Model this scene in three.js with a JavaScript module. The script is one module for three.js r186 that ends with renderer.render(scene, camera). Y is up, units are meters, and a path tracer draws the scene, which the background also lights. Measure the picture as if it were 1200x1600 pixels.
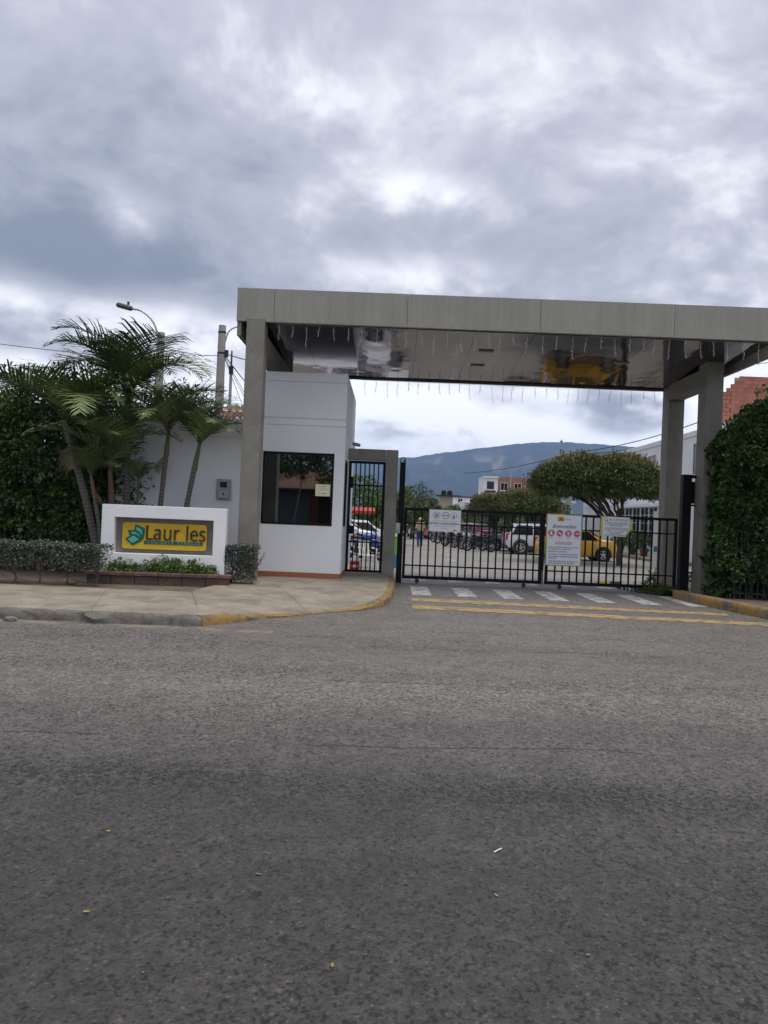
import * as THREE from 'three';
import { mergeGeometries, toCreasedNormals } from 'three/addons/utils/BufferGeometryUtils.js';
import { RoundedBoxGeometry } from 'three/addons/geometries/RoundedBoxGeometry.js';
import { MarchingCubes } from 'three/addons/objects/MarchingCubes.js';
import { FontLoader } from 'three/addons/loaders/FontLoader.js';
import { TextGeometry } from 'three/addons/geometries/TextGeometry.js';

// ---------------------------------------------------------------- camera, sky, sun, exposure
const scene = new THREE.Scene();
const camera = new THREE.PerspectiveCamera(67.38, 3 / 4, 0.1, 30000);
camera.position.set(0, 1.7, 0);
camera.rotation.order = 'YXZ';
camera.rotation.set(0.36 * Math.PI / 180, 0.5 * Math.PI / 180, 2.35 * Math.PI / 180);
const renderer = new THREE.WebGLRenderer({ antialias: true });
renderer.setSize(768, 1024);
renderer.toneMapping = THREE.LinearToneMapping;
renderer.toneMappingExposure = 2.0;
renderer.shadowMap.enabled = true;

// seeded random numbers and value noise
function rng(seed) { let a = seed >>> 0; return () => { a = (a + 0x6D2B79F5) >>> 0; let t = a; t = Math.imul(t ^ (t >>> 15), t | 1); t ^= t + Math.imul(t ^ (t >>> 7), t | 61); return ((t ^ (t >>> 14)) >>> 0) / 4294967296; }; }
function h2(x, y, s = 0) { let h = Math.imul(x | 0, 374761393) ^ Math.imul(y | 0, 668265263) ^ Math.imul(s | 0, 974711); h = Math.imul(h ^ (h >>> 13), 1274126177); return ((h ^ (h >>> 16)) >>> 0) / 4294967296; }
function vn(x, y, s = 0) { const xi = Math.floor(x), yi = Math.floor(y); let fx = x - xi, fy = y - yi; fx = fx * fx * fx * (fx * (fx * 6 - 15) + 10); fy = fy * fy * fy * (fy * (fy * 6 - 15) + 10); const a = h2(xi, yi, s), b = h2(xi + 1, yi, s), c = h2(xi, yi + 1, s), d = h2(xi + 1, yi + 1, s); return (a + (b - a) * fx) + ((c + (d - c) * fx) - (a + (b - a) * fx)) * fy; }
function fbm(x, y, o = 4, s = 0, gain = 0.5) { let v = 0, a = 0.5, n = 0; for (let i = 0; i < o; i++) { v += a * vn(x, y, s + i * 17); n += a; a *= gain; const t = x * 2.03 + 3.1; y = y * 2.03 + 7.7; x = t; } return v / n; }
const clamp = (v, a = 0, b = 1) => Math.min(b, Math.max(a, v));
const sstep = (a, b, v) => { const t = clamp((v - a) / (b - a)); return t * t * (3 - 2 * t); };
const lerp = (a, b, t) => a + (b - a) * t;

// cloudy sky: bearing and elevation in degrees, north is -z
{
  const W = 4096, Hh = 2048, d = new Float32Array(W * Hh * 4);
  // cloud banks: bearing, elevation, spread, spread, strength (dark banks negative, thin bright gaps positive)
  const banks = [
    [-26, 20, 9, 3.8, -0.30], [-28, 16.2, 8, 1.8, -0.30], [-15, 17.4, 8, 1.8, -0.26], [-21, 13.4, 8, 0.9, 0.30], [-26, 10.4, 4, 0.9, -0.16],
    [-13.5, 30.4, 3.5, 2.2, 0.08], [-24, 28, 7, 3, -0.04], [-2.5, 28.4, 4.2, 2.6, 0.20], [-7.5, 21.8, 2.4, 1.2, 0.26], [-1, 23.4, 3, 0.9, 0.22], [4, 23.3, 3, 0.9, 0.20], [-21.5, 20.6, 1.6, 1.0, 0.34],
    [-9, 25.5, 5, 2, -0.13], [3, 20.8, 6, 1.3, -0.18], [18.5, 29, 5, 3, 0.14], [10, 27, 3, 3, 0.05], [9, 23, 4, 1.8, -0.06], [22, 23.5, 6, 2.5, 0.04], [-1.3, 17.6, 9, 1.0, 0.2], [14, 18, 8, 1.6, -0.02],
    [1.5, 8.6, 6, 1.4, 0.2], [8, 7.6, 6, 1.0, 0.30], [-0.7, 6.1, 3.5, 0.7, -0.20], [18.8, 8.6, 2.4, 1.2, -0.42], [12, 6.6, 4, 0.7, 0.26], [27, 9, 4, 4, 0.34], [-24, 7.5, 6, 1.5, 0.18],
  ];
  const BK = new Float64Array(banks.flat()), nb = banks.length;
  for (let j = 0; j < Hh; j++) {
    const el = (j + 0.5) / Hh * 180 - 90;
    for (let i = 0; i < W; i++) {
      const k = (j * W + i) * 4;
      const az = ((i + 0.5) / W - 0.25) * 360;
      let r, g, b;
      if (el < -1) { r = g = b = 0.13; }
      else {
        const e = el * Math.PI / 180, a = az * Math.PI / 180;
        const ce = Math.cos(e), y = Math.sin(e), dx = Math.sin(a) * ce, dz = Math.cos(a) * ce;
        const q = 2.5 / (y + 0.34), px = dx * q, pz = dz * q;
        const wx = fbm(px * 0.9 + 5, pz * 0.9, 3, 11) - 0.5, wz = fbm(px * 0.9, pz * 0.9 + 9, 3, 23) - 0.5;
        const big = fbm(px * 1.0 + wx * 0.9, pz * 1.0 + wz * 0.9, 3, 41) - 0.5;
        const fine = fbm(px * 3.0 + wx * 1.9 + 31, pz * 3.0 + wz * 1.9, 7, 71, 0.60) - 0.5, puff = fbm(px * 7.5 + wx * 3 + 11, pz * 7.5 + wz * 3 + 5, 5, 171, 0.55) - 0.5;
        let t = 0.47 + 0.30 * big + 0.60 * fine + 0.15 * puff + 1.0 * Math.exp(-Math.max(el, 0) / 7.5);
        let aa = az; while (aa > 180) aa -= 360; while (aa < -180) aa += 360;
        if (Math.abs(aa) < 60) {
          const ja = (wx * 9 + fine * 3), je = (wz * 3 + fine * 1.5);
          for (let q = 0; q < nb; q++) { const v = (el + je - BK[5 * q + 1]) / BK[5 * q + 3]; if (v > 3 || v < -3) continue; const u = (aa + ja - BK[5 * q]) / BK[5 * q + 2], w = u * u + v * v; if (w < 9) t += BK[5 * q + 4] * Math.exp(-0.5 * w); }
        }
        t = clamp(t, 0, 1.3);
        const lo = sstep(0.0, 0.55, t), hi = sstep(0.45, 1.05, t);
        const low = 1 + 1.35 * Math.exp(-Math.max(el, 0) / 7);                 // thin bright cloud all round the horizon
        const up = 0.86 + 0.55 * Math.max(y, 0);                         // an overcast sky brightens towards the zenith
        r = up * lerp(lerp(0.150, 0.275, lo), 0.60 * low, hi); g = up * lerp(lerp(0.168, 0.285, lo), 0.605 * low, hi); b = up * lerp(lerp(0.208, 0.328, lo), 0.63 * low, hi);
      }
      d[k] = r; d[k + 1] = g; d[k + 2] = b; d[k + 3] = 1;
    }
  }
  const tex = new THREE.DataTexture(d, W, Hh, THREE.RGBAFormat, THREE.FloatType);
  tex.mapping = THREE.EquirectangularReflectionMapping; tex.magFilter = THREE.LinearFilter; tex.minFilter = THREE.LinearFilter; tex.wrapS = THREE.RepeatWrapping; tex.needsUpdate = true;
  scene.background = tex; scene.environment = tex;
}
const sun = new THREE.DirectionalLight(new THREE.Color(1.0, 0.95, 0.88), 1.1);
sun.position.set(12, 60, -8); sun.target.position.set(0, 0, -20);
sun.castShadow = true; sun.shadow.radius = 60; sun.shadow.mapSize.set(2048, 2048);
Object.assign(sun.shadow.camera, { left: -40, right: 40, top: 40, bottom: -40, near: 1, far: 200 });
scene.add(sun, sun.target);

// ---------------------------------------------------------------- helpers
const taken = new Map();
function numbered(n) { const k = taken.get(n) || 0; taken.set(n, k + 1); return k ? `${n}_${String(k).padStart(3, '0')}` : n; }
function boxUV(geo) {                                               // uv in metres, by the way each face points
  let g = geo.index ? geo.toNonIndexed() : geo;
  const p = g.attributes.position, n = g.attributes.normal, uv = new Float32Array(p.count * 2);
  for (let i = 0; i < p.count; i++) {
    const f = i - i % 3; let ax = 0, ay = 0, az = 0;
    for (let k = 0; k < 3; k++) { ax += n.getX(f + k); ay += n.getY(f + k); az += n.getZ(f + k); }
    ax = Math.abs(ax); ay = Math.abs(ay); az = Math.abs(az);
    const x = p.getX(i), y = p.getY(i), z = p.getZ(i);
    if (ay >= ax && ay >= az) { uv[2 * i] = x; uv[2 * i + 1] = z; } else if (az >= ax) { uv[2 * i] = x; uv[2 * i + 1] = y; } else { uv[2 * i] = z; uv[2 * i + 1] = y; }
  }
  g.setAttribute('uv', new THREE.BufferAttribute(uv, 2)); return g;
}
function join(list) {
  const l = list.map(g => { const o = g.index ? g.toNonIndexed() : g; for (const k of Object.keys(o.attributes)) if (!['position', 'normal', 'uv', 'color'].includes(k)) o.deleteAttribute(k); if (!o.attributes.uv) o.setAttribute('uv', new THREE.BufferAttribute(new Float32Array(o.attributes.position.count * 2), 2)); return o; });
  return l.length === 1 ? l[0] : mergeGeometries(l);
}
function mesh(name, geo, material, parent, keepUV = false) {
  if (Array.isArray(geo)) geo = join(geo);
  const m = new THREE.Mesh(keepUV ? geo : boxUV(geo), material);
  m.name = parent === scene || !parent ? numbered(name) : name; m.castShadow = m.receiveShadow = true;
  (parent || scene).add(m); return m;
}
function thing(name, label, category, pos = [0, 0, 0], turn = 0, group) {
  const o = new THREE.Group(); o.name = numbered(name); o.position.set(...pos); o.rotation.y = turn; scene.add(o);
  o.userData = { label, category }; if (group) o.userData.group = group; return o;
}
function tag(o, label, category, group) { o.userData = { label, category }; if (group) o.userData.group = group; return o; }
function struct(o, label) { o.userData = { kind: 'structure' }; if (label) o.userData.label = label; return o; }
function structGroup(name, label) { const o = new THREE.Group(); o.name = numbered(name); scene.add(o); return struct(o, label); }
function dup(root, pos, turn, label) { const r = root.clone(); r.name = numbered(root.name.replace(/_\d{3}$/, '')); r.userData = { ...root.userData }; scene.add(r); r.position.set(...pos); r.rotation.y = turn; if (label) r.userData.label = label; return r; }
const T = (g, x = 0, y = 0, z = 0, rx = 0, ry = 0, rz = 0) => { const m = new THREE.Matrix4().compose(new THREE.Vector3(x, y, z), new THREE.Quaternion().setFromEuler(new THREE.Euler(rx, ry, rz)), new THREE.Vector3(1, 1, 1)); return g.applyMatrix4(m); };
const box = (x0, x1, y0, y1, z0, z1) => { const g = new THREE.BoxGeometry(x1 - x0, y1 - y0, z1 - z0); g.translate((x0 + x1) / 2, (y0 + y1) / 2, (z0 + z1) / 2); return g; };
const rbox = (x0, x1, y0, y1, z0, z1, r = 0.01, s = 1) => { const g = new RoundedBoxGeometry(x1 - x0, y1 - y0, z1 - z0, s, r); g.translate((x0 + x1) / 2, (y0 + y1) / 2, (z0 + z1) / 2); return g; };
const V = (x, y, z) => new THREE.Vector3(x, y, z);
function rod(a, b, r, r2 = r, seg = 6) { const A = V(...a), B = V(...b), d = B.clone().sub(A), g = new THREE.CylinderGeometry(r2, r, d.length(), seg); g.applyQuaternion(new THREE.Quaternion().setFromUnitVectors(V(0, 1, 0), d.clone().normalize())); g.translate((A.x + B.x) / 2, (A.y + B.y) / 2, (A.z + B.z) / 2); return g; }
function tube(pts, r, seg = 12, rs = 6, closed = false) { return new THREE.TubeGeometry(new THREE.CatmullRomCurve3(pts.map(p => V(...p)), closed), seg, r, rs, closed); }
function sag(a, b, drop, r, n = 14) { const pts = []; for (let i = 0; i <= n; i++) { const t = i / n; pts.push([lerp(a[0], b[0], t), lerp(a[1], b[1], t) - drop * 4 * t * (1 - t), lerp(a[2], b[2], t)]); } return tube(pts, r, n * 2, 5); }
const lin = (r, g, b) => new THREE.Color().setRGB(r, g, b);

// ---------------------------------------------------------------- procedural textures
function dataTex(w, h, fn, { srgb = true, repeat = true } = {}) {    // fn(u, v, out) fills out[0..2] with linear colour 0..1
  const a = new Uint8Array(w * h * 4), o = [0, 0, 0];
  for (let j = 0; j < h; j++) for (let i = 0; i < w; i++) {
    fn(i / w, j / h, o); const k = (j * w + i) * 4;
    for (let c = 0; c < 3; c++) { let v = clamp(o[c]); if (srgb) v = v <= 0.0031308 ? v * 12.92 : 1.055 * Math.pow(v, 1 / 2.4) - 0.055; a[k + c] = v * 255; }
    a[k + 3] = 255;
  }
  const t = new THREE.DataTexture(a, w, h, THREE.RGBAFormat, THREE.UnsignedByteType);
  t.magFilter = THREE.LinearFilter; t.minFilter = THREE.LinearMipmapLinearFilter; t.generateMipmaps = true;
  t.wrapS = t.wrapT = repeat ? THREE.RepeatWrapping : THREE.ClampToEdgeWrapping; if (srgb) t.colorSpace = THREE.SRGBColorSpace; t.needsUpdate = true; return t;
}
// tiling fbm: blends four shifted copies so that the edges meet
function tile(u, v, n, o, s) { const x = u * n, y = v * n; const a = fbm(x, y, o, s); if (u < 0.75 && v < 0.75) return a; const b = fbm(x - n, y, o, s), c = fbm(x, y - n, o, s), d = fbm(x - n, y - n, o, s); const wu = sstep(0.75, 1, u), wv = sstep(0.75, 1, v); return lerp(lerp(a, b, wu), lerp(c, d, wu), wv); }
function std(color, rough = 0.7, extra = {}) { return new THREE.MeshStandardMaterial({ color, roughness: rough, ...extra }); }
// mottled map whose mean is 1 x base: tone spread and size in metres, streaks stretch it up the wall
function mottled(base, { size = 2, res = 512, amp = 0.18, fine = 0.12, n = 6, sx = 1, sy = 1, seed = 1, tint = [0, 0, 0] } = {}) {
  const t = dataTex(res, res, (u, v, o) => { const c = (tile(u, v, n, 4, seed) - 0.5) * 2, f = (fbm(u * 128 * sx, v * 128 * sy, 2, seed + 5) - 0.5) * 2, w = (tile(v, u, n * 0.7, 3, seed + 9) - 0.5) * 2; const k = 1 + amp * c + fine * f; for (let i = 0; i < 3; i++) o[i] = base[i] * k * (1 + tint[i] * w); });
  t.repeat.set(1 / size, 1 / size); return t;
}
function bumpTex(size, res, n, seed, sx = 1, sy = 1) { const t = dataTex(res, res, (u, v, o) => { o[0] = o[1] = o[2] = 0.6 * tile(u, v, n, 4, seed) + 0.4 * fbm(u * 128 * sx, v * 128 * sy, 2, seed + 3); }, { srgb: false }); t.repeat.set(1 / size, 1 / size); return t; }
// ---------------------------------------------------------------- materials of the setting
const M = {};
const bumpFine = bumpTex(1.5, 512, 8, 301);
M.fascia = std(0xffffff, 0.85, { map: (() => { const t = dataTex(1024, 512, (u, v, o) => { const st = fbm(u * 90, v * 2.2, 3, 5) - 0.5, big = tile(u, v, 5, 4, 6) - 0.5, f = fbm(u * 260, v * 130, 2, 7) - 0.5; const k = 1 + 0.22 * st + 0.16 * big + 0.14 * f; o[0] = 0.305 * k; o[1] = 0.295 * k; o[2] = 0.26 * k; }); t.repeat.set(1 / 6, 1 / 3); return t; })(), bumpMap: bumpFine, bumpScale: 0.003 });
M.column = std(0xffffff, 0.85, { map: mottled([0.235, 0.222, 0.19], { size: 1.6, amp: 0.2, fine: 0.2, seed: 12 }), bumpMap: bumpFine, bumpScale: 0.003 });
M.plaster = std(0xffffff, 0.75, { map: mottled([0.84, 0.85, 0.855], { size: 3.1, amp: 0.05, fine: 0.035, n: 5, seed: 21, tint: [0.01, 0, -0.02] }), bumpMap: bumpTex(1.1, 512, 9, 23), bumpScale: 0.0015 });
M.plasterOld = std(0xffffff, 0.8, { map: mottled([0.73, 0.73, 0.74], { size: 3.7, amp: 0.09, fine: 0.05, n: 6, seed: 31, tint: [0.02, 0, -0.04] }), bumpMap: bumpFine, bumpScale: 0.002 });
M.concrete = std(0xffffff, 0.9, { map: mottled([0.285, 0.245, 0.19], { size: 2.7, res: 1024, amp: 0.40, fine: 0.24, n: 9, seed: 41, tint: [0.05, 0, -0.08] }), bumpMap: bumpTex(0.9, 512, 14, 43), bumpScale: 0.004 });
M.kerb = std(0xffffff, 0.92, { map: mottled([0.17, 0.155, 0.13], { size: 1.3, amp: 0.65, fine: 0.35, n: 8, seed: 51, tint: [0.08, 0, -0.1] }), bumpMap: bumpTex(0.7, 512, 12, 53), bumpScale: 0.012 });
M.kerbYellow = std(0xffffff, 0.85, { map: (() => { const t = dataTex(512, 512, (u, v, o) => { const w = sstep(0.50, 0.60, 0.6 * tile(u, v, 16, 5, 61) + 0.4 * tile(v, u, 5, 3, 64)), f = 0.85 + 0.3 * fbm(u * 150, v * 150, 2, 62); o[0] = lerp(0.31, 0.15, w) * f; o[1] = lerp(0.185, 0.13, w) * f; o[2] = lerp(0.055, 0.10, w) * f; }); t.repeat.set(1 / 1.4, 1 / 1.4); return t; })(), bumpMap: bumpFine, bumpScale: 0.006 });
M.soil = std(0xffffff, 1, { map: mottled([0.175, 0.135, 0.10], { size: 1.9, amp: 0.5, fine: 0.5, n: 9, seed: 71 }), bumpMap: bumpTex(0.6, 512, 12, 73), bumpScale: 0.02 });
M.lot = std(0xffffff, 0.85, { map: mottled([0.245, 0.23, 0.205], { size: 7, res: 1024, amp: 0.22, fine: 0.16, n: 9, seed: 81 }), bumpMap: bumpFine, bumpScale: 0.004 });
M.land = std(lin(0.09, 0.095, 0.06), 1);
function paint(c, seed) { const t = dataTex(512, 512, (u, v, o) => { const w = sstep(0.51, 0.62, 0.55 * tile(u, v, 12, 4, seed) + 0.45 * fbm(u * 140, v * 140, 2, seed + 4)), f = 0.88 + 0.24 * tile(u, v, 7, 3, seed + 8); o[0] = lerp(c[0], 0.12, w) * f; o[1] = lerp(c[1], 0.115, w) * f; o[2] = lerp(c[2], 0.11, w) * f; }); t.repeat.set(1 / 1.7, 1 / 1.7); return std(0xffffff, 0.75, { map: t }); }
M.paintWhite = paint([0.50, 0.50, 0.48], 91); M.paintYellow = paint([0.43, 0.29, 0.115], 95);
M.black = new THREE.MeshPhysicalMaterial({ color: lin(0.004, 0.0045, 0.0055), roughness: 0.6, specularIntensity: 0.45 });
M.darkMetal = std(lin(0.03, 0.03, 0.032), 0.5, { metalness: 0.3 });
M.steel = std(lin(0.45, 0.45, 0.46), 0.4, { metalness: 0.8 });
M.rubber = std(lin(0.015, 0.015, 0.016), 0.85);
M.glassDark = new THREE.MeshPhysicalMaterial({ color: lin(0.012, 0.014, 0.016), roughness: 0.08, specularIntensity: 0.9 });
M.mirrorGlass = new THREE.MeshPhysicalMaterial({ color: lin(0.30, 0.33, 0.34), roughness: 0.02, metalness: 1 });
M.white = std(lin(0.75, 0.75, 0.76), 0.4);

// ---------------------------------------------------------------- land, street, asphalt
struct(mesh('land', T(new THREE.PlaneGeometry(26000, 26000), 0, -0.03, 0, -Math.PI / 2), M.land, scene), 'open ground reaching to the hills');
// worn asphalt as a field over the street: tone, stones and height at a place in metres
const CR = new Float64Array([[-10.15, 0.02, 0.018, 1, 0.44], [-10.75, 0.015, 0.013, 2, 0.52], [-7.95, -0.012, 0.010, 3, 0.46], [-5.75, 0.0, 0.009, 4, 0.55], [-11.6, 0.03, 0.012, 5, 0.5], [-9.2, -0.01, 0.008, 6, 0.56]].flat());
function asphalt(x, z, cell, o) {
  const band = fbm(x * 0.12 + 3, z * 0.75, 3, 201) - 0.5, patch = fbm(x * 0.55, z * 0.8, 4, 211) - 0.5, mid = fbm(x * 6, z * 6, 3, 221) - 0.5;
  const rowA = Math.exp(-Math.pow((z + 4.85 + 0.25 * (vn(x * 0.5, 2, 5) - 0.5)) / 0.28, 2)), rowB = Math.exp(-Math.pow((z + 10.1 - 0.02 * x) / 0.7, 2)), rowC = Math.exp(-Math.pow((z + 8.2) / 0.35, 2));
  const rough = clamp(0.20 + 1.1 * patch + 0.75 * rowA + 0.4 * rowB + 0.35 * rowC, 0, 1);
  // stones
  const gx = x / cell, gz = z / cell, xi = Math.floor(gx), zi = Math.floor(gz); let d1 = 9, d2 = 9, id = 0;
  for (let a = -1; a <= 1; a++) for (let b = -1; b <= 1; b++) { const cx = xi + a, cz = zi + b, jx = cx + h2(cx, cz, 1), jz = cz + h2(cx, cz, 2), dd = (gx - jx) * (gx - jx) + (gz - jz) * (gz - jz); if (dd < d1) { d2 = d1; d1 = dd; id = h2(cx, cz, 3); } else if (dd < d2) d2 = dd; }
  const edge = sstep(0.02, 0.35, Math.sqrt(d2) - Math.sqrt(d1));
  const old = sstep(-3.4, -8.0, z + 1.6 * (fbm(x * 0.4, z * 1.1, 4, 291) - 0.5));            // older, greyer paving towards the kerb; grazing sheen also put into the colour
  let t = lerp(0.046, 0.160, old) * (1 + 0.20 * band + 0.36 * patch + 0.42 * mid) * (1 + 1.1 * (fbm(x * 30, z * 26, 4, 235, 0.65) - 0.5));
  let stone = (id - 0.5) * 0.9; if (id > 0.955) stone = 1.5; if (id < 0.06 + 0.13 * rough) stone = -0.7;
  t *= 1 + stone * edge * 0.62 - (1 - edge) * (0.10 + 0.25 * rough);
  let h = 0.5 + 0.3 * edge + 0.25 * mid + 0.1 * stone - (id < 0.06 + 0.13 * rough ? 0.4 : 0);
  const pit = sstep(0.575 - 0.12 * rough, 0.82 - 0.12 * rough, fbm(x * 56, z * 46, 3, 231, 0.6)); t *= 1 - 0.8 * pit; h -= 0.6 * pit; const gap = sstep(0.50, 0.62, fbm(x * 34, z * 26, 3, 233, 0.6)) * clamp(rowA * sstep(0.35, 0.6, vn(x * 0.9, 4, 237)) + 0.5 * rowC + 0.45 * rowB); t *= 1 - 0.5 * gap; h -= 0.4 * gap;
  { const sx = Math.floor(x / 0.8), sz = Math.floor(z / 0.8), q = h2(sx, sz, 71); if (q < 0.5) { const cx = (sx + 0.2 + 0.6 * h2(sx, sz, 72)) * 0.8, cz = (sz + 0.2 + 0.6 * h2(sx, sz, 73)) * 0.8, rr = 0.014 + 0.045 * q * q * 2, dd = Math.hypot(x - cx, (z - cz) * (0.8 + 0.5 * h2(sx, sz, 74))) + 0.03 * (fbm(x * 30, z * 30, 2, 75) - 0.5); t *= 1 - 0.55 * (1 - sstep(rr * 0.6, rr * 1.1, dd)); } }   // tar and oil spots
  // cracks and old paving joints that run along the street
  for (let q = 0; q < 30; q += 5) {
    const wd = CR[q + 2], z00 = CR[q] + CR[q + 1] * x; if (Math.abs(z - z00) > 0.26) continue; const s = CR[q + 3], cover = CR[q + 4];
    const zz = z00 + 0.34 * (fbm(x * 0.7, s * 9, 4, 240 + s) - 0.5) + 0.03 * (vn(x * 14, s, 250) - 0.5), dz = Math.abs(z - zz);
    if (dz < wd * 3) { const on = sstep(cover, cover + 0.1, fbm(x * 0.8 + 40, s * 5, 3, 260 + s)); const c = (1 - sstep(wd * 0.6, wd * 1.6, dz)) * on; t *= 1 - 0.75 * c; h -= 0.8 * c; }
  }
  const dust = sstep(0.5, 0.75, fbm(x * 1.2, z * 2.6, 4, 271)) * sstep(-7.5, -10.4, z) * 0.45, gut = x < -1.6 ? Math.exp(-Math.pow((z + 10.93 + 0.22 * (fbm(x * 1.4, 3, 3, 275) - 0.5)) / 0.13, 2)) * sstep(0.34, 0.56, fbm(x * 5, z * 8, 4, 277, 0.6)) * 0.85 : 0;
  o[0] = lerp(t * 1.12, 0.19, dust); o[1] = lerp(t * 1.01, 0.165, dust); o[2] = lerp(t * 0.885, 0.132, dust); o[3] = clamp(h); if (gut) { const gg = 0.75 + 0.5 * fbm(x * 60, z * 60, 2, 279); o[0] = lerp(o[0], 0.27 * gg, gut); o[1] = lerp(o[1], 0.225 * gg, gut); o[2] = lerp(o[2], 0.17 * gg, gut); }
}
const street = structGroup('street', 'worn grey asphalt street with a driveway mouth');
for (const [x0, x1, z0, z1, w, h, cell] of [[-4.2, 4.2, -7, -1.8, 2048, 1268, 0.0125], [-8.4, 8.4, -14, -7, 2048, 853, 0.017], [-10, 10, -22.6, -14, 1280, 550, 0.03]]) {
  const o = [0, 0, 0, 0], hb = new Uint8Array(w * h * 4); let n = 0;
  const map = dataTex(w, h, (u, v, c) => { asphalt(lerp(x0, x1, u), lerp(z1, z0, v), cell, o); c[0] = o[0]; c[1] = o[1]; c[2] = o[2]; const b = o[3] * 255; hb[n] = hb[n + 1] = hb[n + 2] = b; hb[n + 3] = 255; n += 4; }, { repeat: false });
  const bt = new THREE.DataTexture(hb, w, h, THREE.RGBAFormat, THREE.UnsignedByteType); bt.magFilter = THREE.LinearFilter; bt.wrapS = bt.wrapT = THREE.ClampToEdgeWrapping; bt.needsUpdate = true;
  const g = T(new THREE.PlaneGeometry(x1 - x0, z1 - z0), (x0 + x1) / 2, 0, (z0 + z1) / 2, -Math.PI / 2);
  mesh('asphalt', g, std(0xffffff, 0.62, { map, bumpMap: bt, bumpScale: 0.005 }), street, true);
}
{
  const o = [0, 0, 0, 0], t = dataTex(1024, 1024, (u, v, c) => { const k = 0.07 * (1 + 0.5 * (tile(u, v, 8, 4, 281) - 0.5) + 0.5 * (fbm(u * 200, v * 200, 2, 283) - 0.5)); c[0] = k * 1.02; c[1] = k; c[2] = k * 0.98; }); t.repeat.set(1 / 6, 1 / 6);
  const side = std(0xffffff, 0.8, { map: t, bumpMap: bumpFine, bumpScale: 0.006 });
  mesh('asphalt', T(new THREE.PlaneGeometry(120, 31), 0, -0.006, -7.1, -Math.PI / 2), side, street);
}
// inner yard
const lot = structGroup('parking_yard', 'pale concrete parking yard behind the gate');
mesh('paving', T(new THREE.PlaneGeometry(90, 90), 0, -0.003, -67.5, -Math.PI / 2), M.lot, lot);
const stripG = (pts, y) => { const s = new THREE.Shape(pts.map(([x, z]) => new THREE.Vector2(x, -z))); return T(new THREE.ShapeGeometry(s), 0, y, 0, -Math.PI / 2); };
// painted markings, each its own sheet
for (let i = 0; i < 7; i++) { const x = 0.55 + i * 1.02; mesh('crosswalk_stripe', stripG([[x, -19.15], [x + 0.43, -19.15], [x + 0.43, -17.0], [x, -17.0]], 0.005), M.paintWhite, street); }
for (let i = 0; i < 7; i++) { const x = 0.62 + i * 1.02; mesh('crosswalk_stripe', stripG([[x, -21.9], [x + 0.43, -21.9], [x + 0.43, -20.75], [x, -20.75]], 0.005), M.paintWhite, street); }
mesh('yellow_line', stripG([[0.52, -16.35], [6.95, -15.85], [6.85, -15.42], [0.50, -15.72]], 0.005), M.paintYellow, street);
mesh('yellow_line', stripG([[0.50, -15.05], [7.15, -14.48], [7.02, -14.02], [0.48, -14.42]], 0.005), M.paintYellow, street);
mesh('white_line', stripG([[0.4, -24.0], [7.5, -23.7], [7.5, -23.55], [0.4, -23.85]], 0.003), M.paintWhite, lot);
mesh('white_line', stripG([[0.2, -26.9], [9.5, -26.5], [9.5, -26.38], [0.2, -26.78]], 0.003), M.paintWhite, lot);
for (let i = 0; i < 6; i++) { const z = -28.5 - i * 4.6; mesh('lane_dash', stripG([[2.3 + i * 0.16, z], [2.45 + i * 0.16, z], [2.7 + i * 0.16, z + 1.5], [2.55 + i * 0.16, z + 1.5]], 0.003), M.paintWhite, lot); }
for (let i = 0; i < 3; i++) { const z = -28 - i * 5; mesh('bay_line', stripG([[3.6 + i * 0.3, z - 1.6], [3.72 + i * 0.3, z - 1.6], [4.4 + i * 0.3, z], [4.28 + i * 0.3, z]], 0.003), M.paintWhite, lot); }

// ---------------------------------------------------------------- pavement with its kerb and ramp
const pavement = structGroup('pavement', 'beige concrete pavement in front of the gatehouse');
function slab(pts, y0, y1) { const s = new THREE.Shape(pts.map(([x, z]) => new THREE.Vector2(x, -z))); const g = new THREE.ExtrudeGeometry(s, { depth: y1 - y0, bevelEnabled: true, bevelSize: 0.004, bevelThickness: 0.004, bevelSegments: 1 }); return T(g, 0, y0, 0, -Math.PI / 2); }
const joints = [-40, -30, -20, -14, -11.2, -8.9, -6.6, -4.35, -2.722];
for (let i = 0; i < joints.length - 1; i++) { const a = joints[i] + 0.005, b = joints[i + 1] - 0.005, s = 0.9; mesh('slab', slab([[a - 0.0, -11.27], [b - 0.0, -11.27], [b - s, -14.35], [a - s, -14.35]], -0.05, 0.142), M.concrete, pavement); }
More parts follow.
